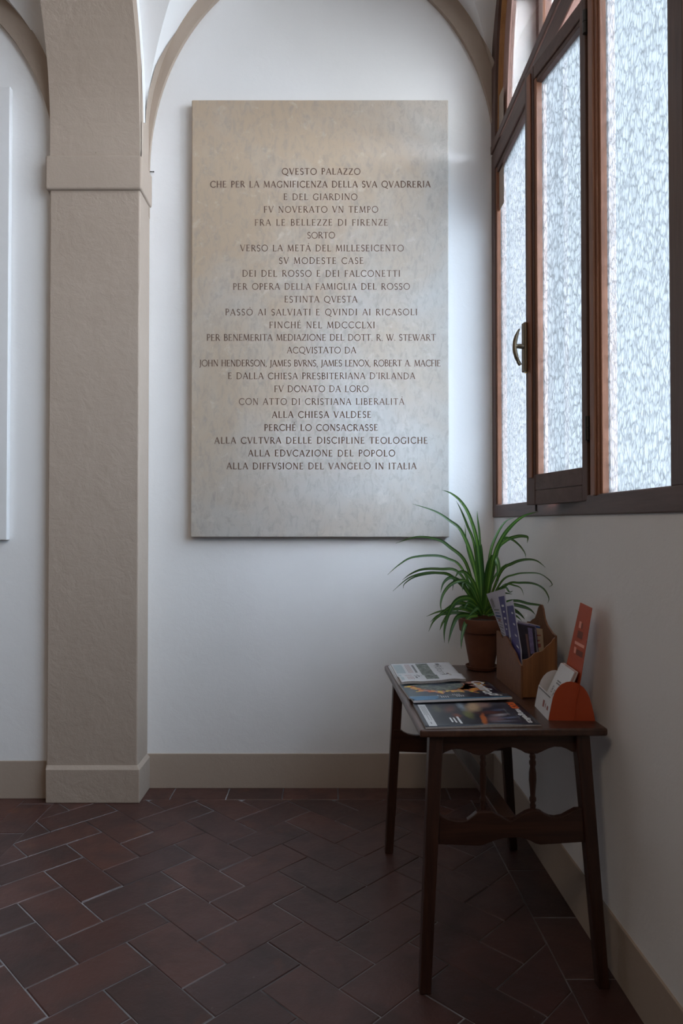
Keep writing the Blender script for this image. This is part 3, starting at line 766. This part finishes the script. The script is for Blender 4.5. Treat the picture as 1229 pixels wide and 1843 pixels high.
# magazine at the front: u runs left (foot of the page) to right (masthead), v from back to front
def blobs(a, uvo, c, items):
    """soft coloured patches of a printed photograph, in page coordinates"""
    for cu, cv, ru, rv, ang, col, soft in items:
        v = a.n('VectorMath', operation='SUBTRACT'); a.l(uvo, v.inputs[0]); v.inputs[1].default_value = (cu, cv, 0)
        mp = a.n('Mapping'); mp.vector_type = 'TEXTURE'; mp.inputs['Rotation'].default_value = (0, 0, ang); mp.inputs['Scale'].default_value = (ru, rv, 1); a.l(v.outputs[0], mp.inputs[0])
        ln = a.n('VectorMath', operation='LENGTH'); a.l(mp.outputs[0], ln.inputs[0])
        k = a.ramp(ln.outputs['Value'], [(max(0, 1 - soft), (1, 1, 1)), (1, (0, 0, 0))]); c = a.mix(k, c, col)
    return c
def cover_front():
    a = N('cover_sunset_photo'); uv = a.n('UVMap')
    wv = a.n('TexNoise', Scale=9, Detail=3); a.l(uv.outputs[0], wv.inputs['Vector'])
    ad = a.n('VectorMath', operation='MULTIPLY_ADD'); a.l(wv.outputs['Color'], ad.inputs[0]); ad.inputs[1].default_value = (.05, .10, 0); a.l(uv.outputs[0], ad.inputs[2])
    o = ad.outputs[0]; s = a.n('SeparateXYZ'); a.l(uv.outputs[0], s.inputs[0])
    c = a.ramp(s.outputs['X'], [(0, (.025, .03, .045)), (.5, (.03, .03, .045)), (.8, (.018, .022, .045)), (1, (.012, .013, .024))])
    c = blobs(a, o, c, [(.22, .30, .05, .22, 0, (.10, .10, .06), .9), (.33, .35, .07, .22, .2, (.15, .06, .05), .8), (.36, .62, .05, .12, 0, (.22, .06, .04), .8),
        (.46, .22, .045, .30, 0, (.26, .33, .40), .8), (.47, .58, .055, .22, 0, (.15, .16, .06), .6), (.58, .22, .10, .34, .25, (.48, .33, .20), .6), (.68, .15, .09, .22, .1, (.26, .15, .13), .7),
        (.66, .52, .16, .10, -.12, (.09, .028, .025), .5), (.57, .80, .035, .30, .12, (.50, .13, .035), .5), (.67, .80, .10, .20, .2, (.20, .12, .13), .7),
        (.75, .62, .11, .06, -.5, (.40, .38, .42), .9), (.80, .74, .14, .05, -.35, (.13, .16, .26), .8), (.78, .40, .10, .05, -.4, (.07, .09, .17), .8), (.73, .90, .16, .05, -.15, (.18, .19, .25), .8)])
    return a.bsdf(c, .28, .5)
def cover_back():
    a = N('cover_reef_photo'); uv = a.n('UVMap'); s = a.n('SeparateXYZ'); a.l(uv.outputs[0], s.inputs[0])
    f = a.noise(uv.outputs[0], 3, 4, .6, .5)
    base = a.ramp(s.outputs['X'], [(0, (.045, .075, .10)), (.35, (.022, .04, .075)), (.6, (.018, .014, .04)), (1, (.014, .010, .028))])
    c = a.mix(a.ramp(f, [(.4, (0, 0, 0)), (.7, (.5,) * 3)]), base, (.07, .12, .13))
    return a.bsdf(c, .28, .5)
def reef_ring(kind):
    cols = dict(coral=[(.5, .12, .05), (.75, .30, .05), (.8, .55, .10), (.45, .25, .22), (.08, .03, .03)], grey=[(.10, .13, .10), (.16, .20, .17), (.06, .09, .10), (.22, .24, .2), (.04, .05, .06)])[kind]
    a = N('reef_' + kind); v = a.n('TexVoronoi', Scale=70); a.l(a.coord(), v.inputs['Vector'])
    s = a.n('SeparateColor'); a.l(v.outputs['Color'], s.inputs[0])
    return a.bsdf(a.ramp(s.outputs[0], [(k / 4.5, c) for k, c in enumerate(cols)], 'CONSTANT'), .3, .5)
def news_photo():
    a = N('grey_news_photo'); f = a.noise(a.coord(), 60, 5, .7, .6)
    return a.bsdf(a.ramp(f, [(.3, (.05, .06, .055)), (.5, (.17, .19, .17)), (.7, (.36, .38, .36))]), .6, .3)
M['cover_front'] = cover_front(); M['cover_back'] = cover_back(); M['coral'] = reef_ring('coral'); M['reef'] = reef_ring('grey'); M['news_photo'] = news_photo()

T0 = TZT + .0004
mg = empty('magazine', (.25, 1.79, TZT)); tag(mg, 'open-edged dark magazine with sunset cover and orange and white masthead at the table front', 'magazine')
zf = lambda u, v: T0
def thf(u, v): return .0035 + .0065 * max(0, v - .72) / .28 * math.exp(-((u - .62) / .18) ** 2) * .6 + .0015 * (1 - u) 
b, SF = sheet('pages', [(.250, 2.020), (.563, 2.040), (.5625, 1.806), (.2535, 1.779)], thf, [M['cover_front'], M['paper_edge']], None, zf); kid(b, mg)
def mk(o): return kid(o, mg)
mk(patch('mailing_label', SF, .035, .105, .08, .97, M['paper'], None))
mk(bars('label_print', SF, [(.05 + .012 * k, .054 + .012 * k, .15, .55 + .2 * (k % 2)) for k in range(4)] + [(.062, .07, .82, .9)], M['ink_grey'], None, .0008))
mk(text_on('masthead', 'voce', SF, (.885, .02), (0, .30), (.075, 0), M['ink_orange'], None, .03, .2, up=.0010))
mk(text_on('masthead', 'vangelica', SF, (.885, .335), (0, .60), (.075, 0), M['ink_white'], None, .03, .2, up=.0010))
mk(bars('cover_lines', SF, [(.315, .335, .62, .90), (.28, .295, .66, .86), (.25, .265, .66, .84)], M['ink_white'], None))
mk(bars('cover_lines', SF, [(.862, .867, .50, .82), (.80, .808, .30, .60)], M['ink_grey'], None))

mc = empty('magazine', (.25, 2.04, TZT)); tag(mc, 'thick square-spined magazine with coral reef cover tucked under the newspaper', 'magazine')
zc = lambda u, v: T0 + .0080 * max(0, min(1, (v - .72) / .10))
b, SC = sheet('pages', [(.236, 2.262), (.535, 2.306), (.5525, 2.056), (.251, 2.012)], .0068, [M['cover_back'], M['paper']], None, zc); kid(b, mc)
def mk(o): return kid(o, mc)
# reef ring: arcs of coloured blobs
def ring(name, mat, r0, r1, a0, a1, cu=.42, cv=.10, ru=.34, rv=.42, n=26):
    m = MB(); vs = []
    for k in range(n + 1):
        a_ = math.radians(a0 + (a1 - a0) * k / n); wob = 1 + .10 * math.sin(k * 2.3) + .06 * math.sin(k * 5.1)
        for r in (r0, r1 * wob):
            vs.append(SC(min(.98, max(.02, cu + ru * r * math.cos(a_))), min(.98, max(.02, cv + rv * r * math.sin(a_))), .0005))
    m.add(vs, [(2 * k, 2 * k + 1, 2 * k + 3, 2 * k + 2) for k in range(n)]); return kid(m.build(name, mat), mc)
ring('cover_picture', M['reef'], .25, .80, 0, 180)
ring('cover_picture', M['coral'], .84, 1.12, 5, 175)
ring('cover_picture', M['coral'], .80, 1.45, -10, 55)
mk(text_on('masthead', 'Confronti', SC, (.795, .01), (0, .93), (.135, 0), M['ink_white'], None, .03, .25, up=.0012))
m = MB(); vs = [SC(.13, .83, .0006)]; n = 20
for k in range(n): vs.append(SC(.13 + .15 * math.cos(2 * math.pi * k / n), min(.97, .85 + .16 * math.sin(2 * math.pi * k / n)), .0006))
m.add(vs, [(0, k + 1, (k + 1) % n + 1) for k in range(n)]); M['badge'] = plain('sky_blue_print', (.06, .20, .36), .3, .5); mk(m.build('cover_badge', M['badge']))
mk(bars('cover_lines', SC, [(.30 + .022 * k, .309 + .022 * k, .66 + .02 * k, .92) for k in range(4)], M['ink_white'], None))
mk(bars('cover_lines', SC, [(.46 + .022 * k, .468 + .022 * k, .64, .90) for k in range(4)], M['ink_white'], None))
mk(bars('cover_lines', SC, [(.10, .108, .76, .86), (.14, .148, .76, .88)], M['ink_white'], None, .0009))
mk(bars('spine', SC, [(.01, .99, .965, .999)], M['badge'], None))

nw = empty('newspaper', (.24, 2.25, TZT)); tag(nw, 'folded newspaper with a grey photo lying at the back left of the table', 'newspaper')
zn = lambda u, v: T0 + .0078 * max(0, min(1, (v - .64) / .10)) + max(0, .0028 * math.sin(u * 9.5 + .4)) * max(0, (v - .6) / .4) ** 2
b, SN = sheet('pages', [(.236, 2.578), (.462, 2.618), (.4625, 2.296), (.2405, 2.240)], .0085, [M['paper'], M['paper_edge']], None, zn); kid(b, nw)
m = MB()
def mk(o): return kid(o, nw)
mk(patch('news_photograph', SN, .405, .605, .04, .93, M['news_photo'], None))
mk(text_on('masthead', 'Riforma', SN, (.690, .18), (0, .60), (.125, 0), M['ink_grey'], None, -.01))
mk(bars('masthead', SN, [(.74, .80, .06, .16)], M['ink_grey'], None))
mk(bars('news_columns', SN, [(.03 + .016 * k, .036 + .016 * k, .06, .50) for k in range(9)], M['ink_teal'], None))
mk(bars('news_columns', SN, [(.03 + .016 * k, .036 + .016 * k, .56, .93) for k in range(3)], M['ink_teal'], None))
mk(bars('news_columns', SN, [(.215 + .022 * k, .221 + .022 * k, .06, .50) for k in range(4)], M['ink_red'], None))
mk(bars('news_columns', SN, [(.13 + .022 * k, .136 + .022 * k, .58, .92) for k in range(5)], M['ink_red'], None))
mk(bars('headline', SN, [(.325, .36, .10, .50)], M['ink_grey'], None))
mk(bars('headline', SN, [(.255, .285, .62, .86), (.305, .33, .60, .80), (.35, .37, .64, .78)], M['ink_grey'], None))
mk(bars('news_ornament', SN, [(.80, .835, .58, .80)], plain('tan_print', (.28, .20, .13)), None))
mk(bars('news_ornament', SN, [(.785, .805, .60, .72)], M['ink_blue'], None))
for k in range(2):   # folded under-pages sticking out on the left
    m = MB(); z = T0 + .0005 + .003 * k; o_ = .010 - .004 * k
    m.add([(.236 - o_, 2.572, z), (.26, 2.578, z), (.262, 2.272, z), (.2405 - o_ * .6, 2.268, z), (.236 - o_, 2.572, z + .002), (.26, 2.578, z + .002), (.262, 2.272, z + .002), (.2405 - o_ * .6, 2.268, z + .002)],
          [(3, 2, 1, 0), (4, 5, 6, 7), (0, 1, 5, 4), (1, 2, 6, 5), (2, 3, 7, 6), (3, 0, 4, 7)])
    mk(m.build('under_page', M['paper']))

# ------------------------------------------------------------------ potted plant
PC = Vector((.568, 2.527, TZT))
pt = empty('potted_plant', PC); tag(pt, 'green spider plant in a terracotta pot at the back of the table', 'plant')
m = MB(); m.lathe([(.043, .0005), (.054, .004), (.060, .016), (.057, .0165), (.051, .007), (.02, .006)], n=40); m.build('saucer', M['terracotta'], pt, smooth=40)
m = MB(); m.lathe([(.040, .0065), (.044, .0075), (.068, .140), (.078, .141), (.081, .145), (.0865, .187), (.085, .190), (.078, .190), (.076, .175), (.0, .172)], n=48, caps=True); m.build('pot', M['terracotta'], pt, smooth=35)
m = MB(); m.lathe([(.0765, .168), (.06, .178), (.03, .182), (.001, .183)], n=32, caps=False); m.build('soil', M['soil'], pt, smooth=60)
LV = [  # zoomed-trace points, width (mm), depth shift at the tip
 ([(690,820),(640,500),(560,290),(480,215),(380,150),(230,100)],13,-.06),
 ([(660,780),(590,500),(480,390),(400,340),(260,322),(120,365)],11,.03),
 ([(650,760),(560,530),(470,470),(380,448),(230,460),(140,510),(65,575)],9,-.08),
 ([(660,760),(540,560),(420,538),(300,540),(220,570),(165,610)],9,.06),
 ([(650,760),(500,590),(390,562),(290,568),(200,600),(100,685)],8,-.02),
 ([(650,780),(500,585),(380,566),(250,590),(180,635),(170,665)],6,.10),
 ([(690,820),(670,400),(620,200),(560,90),(490,30),(430,8)],11,.03),
 ([(680,800),(650,400),(600,250),(560,150),(525,80)],8,-.04),
 ([(705,820),(690,500),(680,300),(668,200),(665,148)],7,.02),
 ([(700,840),(688,600),(668,380)],22,-.01),
 ([(720,830),(700,560),(695,370)],16,.03),
 ([(720,820),(770,480),(830,330),(900,240),(980,180),(1075,152)],13,.02),
 ([(720,800),(750,450),(800,300),(860,215),(925,190)],9,.08),
 ([(730,800),(790,440),(850,350),(930,318),(990,318),(1005,330),(1000,362)],11,.05),
 ([(740,780),(810,390),(850,330),(900,340),(950,380),(985,430),(992,470)],7,-.04),
 ([(735,800),(820,560),(900,500),(980,475),(1060,480),(1122,525)],9,.06),
 ([(745,800),(830,620),(920,575),(1000,565),(1080,570),(1140,605),(1167,640),(1148,656)],7,.02),
 ([(750,800),(860,645),(950,630),(1040,635),(1110,670),(1145,730),(1138,765)],7,-.05),
 ([(720,800),(755,500),(785,462),(806,520),(803,600),(788,662)],16,-.05),
 ([(745,800),(840,650),(920,650),(960,670),(976,712)],7,.05),
 ([(745,810),(800,690),(850,660),(880,692),(905,684)],10,-.06),
 ([(690,830),(640,745),(580,730),(520,755),(470,840),(445,940),(445,1030)],17,-.10),
 ([(682,820),(600,690),(560,630),(490,595),(440,630),(420,695)],13,-.07),
 ([(680,820),(620,650),(560,615),(490,640),(440,700),(420,770),(428,832)],11,-.09),
 ([(670,835),(600,775),(530,765),(480,795),(420,840),(370,890),(340,955)],12,-.04),
 ([(660,840),(560,805),(480,812),(400,825),(325,855)],9,.03),
 ([(650,850),(560,832),(480,832),(400,850),(352,892)],10,.00),
 ([(640,850),(545,850),(500,920),(470,1037)],14,-.12),
 ([(660,850),(610,862),(580,920),(562,1000),(558,1072)],13,-.12),
 ([(640,850),(500,832),(440,890),(415,947)],10,-.03),
 ([(740,840),(850,765),(930,752),(1010,770),(1100,782),(1100,798)],10,.02),
 ([(750,845),(870,782),(960,790),(1020,812),(1055,845)],15,-.03),
 ([(745,845),(860,800),(940,830),(985,875)],13,.05),
 ([(745,850),(850,830),(920,850),(965,885)],12,.00),
 ([(710,840),(640,775),(600,762),(580,805)],11,-.05),
 ([(700,840),(650,650),(590,565),(540,560),(515,602)],12,-.05),
 ([(695,835),(640,680),(575,625),(566,685)],10,-.06),
 ([(712,840),(722,650),(745,490),(770,465)],17,.01),
 ([(700,835),(660,600),(600,400),(583,240)],8,.05),
 ([(725,840),(738,690),(800,560),(862,500)],8,.03),
 ([(690,840),(610,690),(520,600),(500,680)],9,.06),
 ([(705,840),(655,700),(600,640),(560,640)],10,.04),
 ([(715,845),(770,740),(830,700),(900,705)],10,.06),
 ([(690,845),(620,800),(560,790),(520,830)],12,-.08),
 ([(720,845),(760,800),(820,790),(850,830)],12,-.09),
 ([(700,845),(670,800),(640,820),(610,850)],11,-.10)]
def catmull(P, n=6):
    out = []
    for i in range(len(P) - 1):
        a, b, c, d = P[max(i - 1, 0)], P[i], P[i + 1], P[min(i + 2, len(P) - 1)]
        for k in range(n):
            t = k / n
            out.append(.5 * ((2 * b) + (c - a) * t + (2 * a - 5 * b + 4 * c - d) * t * t + (3 * b - a - 3 * c + d) * t ** 3))
    out.append(P[-1]); return out
lf = MB(); luv = []
for pts, wmm, dy in LV:
    n = len(pts); q = []
    for a, b in pts:
        px_ = 680 + a / 3.724
        if px_ > 880: dy = min(dy, .742 * FPX / (px_ - 590) - PC.y)
    for i, (a, b) in enumerate(pts):
        t = i / (n - 1)
        px, py = 680 + a / 3.724, 880 + b / 3.724
        if i == 0: px = 680 + (700 + (a - 700) * .8) / 3.724
        q.append(at(px, py, PC.y + (dy * t ** 1.1 if dy > -.13 else dy * min(1, t * 1.35)) + random.uniform(-.004, .004)))
    q[0].z = max(q[0].z, TZT + .172)
    cur = catmull(q)
    nn = len(cur); roll = random.uniform(-.5, .5); prev = None; hw = wmm / 2000 * 1.22
    base_i = len(lf.v); vs = []
    for i, p in enumerate(cur):
        t = i / (nn - 1); tan = (cur[min(i + 1, nn - 1)] - cur[max(i - 1, 0)]).normalized()
        out_ = Vector((p.x - PC.x, p.y - PC.y, 0)); out_ = out_.normalized() if out_.length > .01 else Vector((0, -1, 0))
        side = tan.cross(Vector((0, -1, .35))).normalized()
        nrm = side.cross(tan).normalized()
        side = (side * math.cos(roll) + nrm * math.sin(roll)).normalized(); nrm = side.cross(tan).normalized()
        wd = hw * (.75 + .25 * min(1, t * 4)) * (1 - max(0, (t - .35) / .65) ** 1.8) if wmm < 20 else hw * (1 - .25 * t)
        wd = max(wd, .0006)
        fold = .35
        vs += [p - side * wd + nrm * wd * fold, p, p + side * wd + nrm * wd * fold]
        luv += [(0, t), (.5, t), (1, t)]
    lf.add(vs, [(3 * i + k, 3 * i + k + 1, 3 * i + k + 4, 3 * i + k + 3) for i in range(nn - 1) for k in (0, 1)])
fo = lf.build('foliage', M['leaf'], None, smooth=80)
lay = fo.data.uv_layers.new(name='UVMap')
for li, l in enumerate(fo.data.loops): lay.data[li].uv = luv[l.vertex_index]
kid(fo, pt)

# ------------------------------------------------------------------ wooden letter holder
A = Vector((.589, 2.092)); Bp = Vector((.587, 2.385))
hb = empty('letter_holder', (A.x, A.y, TZT), math.atan2(-(Bp - A).x, (Bp - A).y))
tag(hb, 'varnished wooden letter holder with wavy edges beside the plant pot', 'letter holder')
HD, HWd, tk = .293, .112, .006     # depth along local y, width along local x
def yz(pts, x, th, name, mat):
    m = MB(); m.prism([(x, yv, z) for yv, z in pts], (th, 0, 0)); return m.build(name, M[mat], hb, bevel=.0012)
def xz(pts, yv, th, name, mat):
    m = MB(); m.prism([(x, yv, z) for x, z in pts], (0, th, 0)); return m.build(name, M[mat], hb, bevel=.0012)
cap = [(0, .124), (.018, .127), (.035, .136), (.055, .146), (.075, .150), (.092, .157), (.108, .167), (.125, .173), (.1465, .175)]
front = [(0, .100), (.020, .104), (.042, .115), (.062, .128), (.085, .134), (.105, .139), (.125, .148), (.142, .157), (.162, .162), (.180, .164), (.198, .160), (.212, .153), (.222, .150), (.236, .153), (.252, .161), (.270, .166), (HD, .164)]
yz([(yv, z) for yv, z in front] + [(HD, 0), (0, 0)], 0, tk, 'front_panel', 'plywood')
backp = [(0, .192), (.03, .196), (.060, .206), (.085, .216), (.105, .232), (.120, .262), (.135, .272), (.150, .270), (.168, .258), (.185, .236), (.205, .219), (.23, .212), (.255, .201), (HD, .196)]
yz([(HD, 0), (0, 0)] + backp, HWd - tk, tk, 'back_panel', 'plywood')
side = [(tk, .119), (.020, .121), (.030, .126), (.040, .137), (.048, .141), (.062, .144), (.070, .149), (.078, .159), (.086, .165), (.094, .172), (.100, .182), (HWd - tk, .187)]
for yv in (0.0004, HD - tk):
    xz(side + [(HWd - tk, .004), (tk, .004)], yv, tk, 'side_panel', 'pine')
m = MB(); m.box(tk, HWd - tk, tk, HD - tk, .0005, .006); m.build('base', M['plywood'], hb)

HM = hb.matrix_basis.copy()
def leaflet(name, label, cat, group, c, mats, th=.0009, parts=()):
    """c: four or six local corners (bl, br, [mr], tr, tl, [ml]) facing the viewer, local to the holder"""
    P = [HM @ Vector(p) for p in c]
    if len(P) == 4: P = [P[0], P[1], (P[1] + P[2]) / 2, P[2], P[3], (P[0] + P[3]) / 2]
    bl, br, mr, tr_, tl_, ml = P
    o = empty(name, bl); tag(o, label, cat, group)
    nrm = (br - bl).cross(tl_ - bl).normalized()
    ks = ((ml - bl).length + (mr - br).length) / ((tl_ - ml).length + (tr_ - mr).length + (ml - bl).length + (mr - br).length)
    def SS(u, v, up=.0005):
        if v < ks: q = v / ks; a_, b_ = bl * (1 - q) + ml * q, br * (1 - q) + mr * q
        else: q = (v - ks) / (1 - ks); a_, b_ = ml * (1 - q) + tl_ * q, mr * (1 - q) + tr_ * q
        return a_ * (1 - u) + b_ * u + nrm * up
    m = MB(); V = []
    us = [k / 8 for k in range(9)]; vs_ = [ks * k / 8 for k in range(8)] + [ks + (1 - ks) * k / 8 for k in range(9)]
    for v in vs_: V.append([SS(u, v, 0) for u in us] + [SS(u, v, -th) for u in reversed(us)])
    m.loft(V)
    kid(m.build('sheet', mats), o)
    split = [(pn, [it], mt) for pn, items, mt in parts if mt is M['ink_white'] for it in items]
    for pn, items, mt in [p for p in parts if p[2] is not M['ink_white']] + split: kid(bars(pn, SS, items, mt, None, .0013 if pn != 'print_field' else .0008), o)
    return o
M['violet'] = plain('violet_blue_print', (.065, .055, .21), .4, .4, 0, .35, 45)
M['seablue'] = plain('sea_blue_print', (.04, .11, .17), .4, .4, 0, .5, 60)
M['darkphoto'] = plain('dark_photo_print', (.018, .018, .035), .35, .5, 0, .8, 50)
M['pale_violet'] = plain('pale_violet_print', (.17, .15, .30), .4, .4, 0, .6, 70)
M['cream'] = plain('cream_print', (.42, .33, .24), .5, .4, 0, .25, 60)
M['leaflet_white'] = plain('lilac_white_paper', (.50, .49, .58), .5, .4, 0, .04)
def ycol(px, py, Y): # local holder coordinates of a traced point at depth Y
    return HM.inverted() @ at(px, py, Y)
HI = HM.inverted()
c = [HI @ Vector((.603, 2.366, .667)), HI @ Vector((.603, 2.252, .667)), HI @ Vector((.597, 2.246, .820)), ycol(908, 1059, 2.24), ycol(875, 1069, 2.37), HI @ Vector((.5965, 2.365, .826))]
prt = [('print_field', [(.62, .95, .06, .93)], M['violet']), ('print_field', [(.62, .95, .20, .50)], M['seablue'])]
prt += [('print_lines', [(.14, .50, .78 - .035 * k, .785 - .035 * k + (.004 if k % 3 else .010)) for k in range(15)], M['ink_grey']),
        ('print_lines', [(.12, .52, .70, .725), (.16, .46, .745, .757)], M['ink_blue']), ('print_lines', [(.22, .42, .655, .672)], M['ink_red']),
        ('print_lines', [(.12, .16, .80, .92), (.2, .24, .82, .93), (.27, .29, .82, .90)], M['ink_grey']),
        ('print_lines', [(.72, .86, .82, .842), (.76, .86, .76, .778), (.74, .88, .69, .71), (.77, .87, .63, .65), (.76, .86, .58, .595)], M['ink_white'])]
leaflet('leaflet', 'tall white leaflet with violet stripe standing frontmost in the wooden holder', 'leaflet', 'leaflets in the wooden holder', c, M['leaflet_white'], parts=prt)
c = [HI @ Vector((.605, 2.26, .667)), HI @ Vector((.605, 2.13, .667)), HI @ Vector((.6005, 2.125, .80)), ycol(923, 1080, 2.155), ycol(910, 1085, 2.255), HI @ Vector((.6005, 2.25, .82))]
leaflet('leaflet', 'narrow violet leaflet just behind the tall white one', 'leaflet', 'leaflets in the wooden holder', c, M['leaflet_white'],
        parts=[('print_field', [(.1, .93, .06, .95)], M['violet']), ('print_lines', [(.6, .8, .5 + .12 * k, .52 + .12 * k) for k in range(4)], M['ink_white'])])
cs = [('dark photo postcard with a figure leaning in the holder', M['darkphoto'], (944, 1212), (968, 1200), (962, 1128), (929, 1122), 2.165, .012, [('print_field', [(.42, .55, .2, .8)], plain('skin_print', (.16, .10, .10))), ('print_field', [(.6, .85, .35, .95)], M['pale_violet'])]),
      ('violet postcard behind the dark photo postcard in the holder', M['pale_violet'], (942, 1210), (972, 1200), (964, 1126), (930, 1120), 2.19, .01, [('print_lines', [(.8, .95, .2, .9)], M['ink_white'])]),
      ('cream printed postcard at the right of the holder', M['cream'], (950, 1210), (981, 1196), (976, 1132), (953, 1128), 2.205, .006, [('print_lines', [(.5, .8, .50, .60), (.5, .75, .66, .70), (.4, .85, .80, .83)], M['ink_red']), ('print_field', [(.05, .2, .1, .95)], plain('ochre_print', (.38, .24, .08)))]),
      ('blue and white postcard at the back of the holder, behind the cream one', M['leaflet_white'], (948, 1210), (980, 1200), (974, 1127), (931, 1116), 2.235, .006, [('print_lines', [(.45, .95, .93, .98)], M['ink_blue'])])]
for lab, mt, p0, p1, p2, p3, Y, lean, prt in cs:
    c = [ycol(*p0, Y - .01), ycol(*p1, Y - .01), ycol(*p2, Y + lean), ycol(*p3, Y + lean)]
    leaflet('postcard', lab, 'postcard', 'postcards in the wooden holder', c, mt, parts=prt)

# ------------------------------------------------------------------ orange card dispenser
A = Vector((.598, 1.860)); Bp = Vector((.616, 2.010))
th_ = math.atan2(-(Bp - A).x, (Bp - A).y)
dp = empty('card_dispenser', (A.x, A.y, TZT), th_ * .5); tag(dp, 'orange cardboard card dispenser with tall header at the table corner', 'card dispenser')
DW = .124; DD = .150      # local x: front to back, local y: depth
def xzp(pts, yv, th, name, mats):
    m = MB(); m.prism([(x, yv, z) for x, z in pts], (0, th, 0)); return m.build(name, mats, dp)
prof = [(0, 0), (.003, .020), (.007, .040), (.0115, .060), (.017, .075), (.025, .088), (.035, .098), (.048, .104), (.058, .1055), (.070, .104), (.082, .099), (.094, .090), (.103, .078), (.110, .062), (.116, .040), (.121, .018), (DW, 0)]
xzp(prof, 0, .0012, 'side_panel', M['orange_card'])
so = MB(); so.prism([(x, DD - .0012, z) for x, z in prof], (0, .0012, 0)); so.build('side_panel', M['paper'], dp)
# front panel leans back with the profile; low, white, with small marks
def fx(z): return .0115 * z / .060
m = MB(); m.prism([(fx(0) - .0012, .0, 0), (fx(0), 0, 0), (fx(.062), 0, .062), (fx(.062) - .0012, 0, .062)], (0, DD, 0)); m.build('front_panel', M['paper'], dp)
def SFp(u, v, up=.0016): z = .062 * v; return Vector((fx(z) - up, DD * (1 - u), z))
bars('front_marks', SFp, [(.50, .60, .32, .62), (.68, .71, .36, .55), (.79, .88, .34, .52)], M['ink_red'], dp, .0018)
bars('slot_line', SFp, [(.06, .90, .90, .96)], M['ink_grey'], dp, .0018)
# tall header board, leaning back
HX0, HX1, HZ = .066, .116, .305
def hxp(z): return HX0 + (HX1 - HX0) * z / HZ
m = MB(); m.prism([(hxp(0), -.003, .0), (hxp(HZ), -.003, HZ - .000), (hxp(HZ), .098, HZ + .004), (hxp(.09), .135, .10), (hxp(0), .140, .0)], (.0016, 0, 0)); m.build('header_board', M['orange_card'], dp)
def SH(u, v, up=.0008): z = HZ * v; return Vector((hxp(z) - up, .098 + .012 * (1 - v) - (.101 + .012 * (1 - v)) * u, z))
bars('header_print', SH, [(.22, .40, .79, .85), ], M['orange_pale'], dp, .0008)
bars('header_print', SH, [(.44, .54, .79, .84), (.22, .66, .70, .765)], M['orange_dark'], dp, .0008)
bars('header_print', SH, [(.08, .92, .635, .662), (.06, .32, .555, .61)], M['orange_pale'], dp, .0008)
bars('header_print', SH, [(.36, .90, .55, .60)], M['orange_dark'], dp, .0008)
m = MB(); m.box(.002, HX0 + .02, .0013, DD - .0014, .0006, .002); m.build('base', M['orange_card'], dp)
# cards leaning on the header
DM = dp.matrix_basis.copy()
NC = 10
for k in range(NC):
    xb = .010 + .0022 * k; zb = .0022
    hgt = .128
    lean = .061 - .0011 * k
    c = [(xb, .135, zb), (xb, .0045, zb), (xb + lean, .0045, zb + hgt), (xb + lean, .135, zb + hgt)]
    o = empty('card', DM @ Vector(c[1])); m = MB()
    P4 = [DM @ Vector(p) for p in c]; nn_ = (P4[1] - P4[0]).cross(P4[3] - P4[0]).normalized()
    if nn_.x > 0: nn_ = -nn_
    t_ = .0008
    m.add(P4 + [p - nn_ * t_ for p in P4], [(0, 1, 2, 3), (7, 6, 5, 4), (0, 4, 5, 1), (1, 5, 6, 2), (2, 6, 7, 3), (3, 7, 4, 0)])
    kid(m.build('card_sheet', M['paper'] if k in (0, 1, 7, 8) else M['card_pink']), o)
    if k == 0:
        tag(o, 'white card with small printed lines, frontmost in the orange dispenser', 'card', 'cards in the orange dispenser')
        def SK(u, v, up=.0006): return (P4[0] * (1 - u) + P4[1] * u) * (1 - v) + (P4[3] * (1 - u) + P4[2] * u) * v + nn_ * up
        kid(text_on('card_print', '8 per', SK, (.20, .34), (.52, 0), (0, .20), M['ink_grey'], None, 0, 0), o)
        kid(text_on('card_print', 'mille', SK, (.34, .20), (.48, 0), (0, .12), M['ink_orange'], None, 0, 0), o)
        kid(bars('card_print', SK, [(.30, .62, .60, .63), (.30, .58, .65, .68)], M['ink_grey'], None), o)
    else:
        tag(o, 'card in the stack behind the front card of the orange dispenser', 'card', 'cards in the orange dispenser')
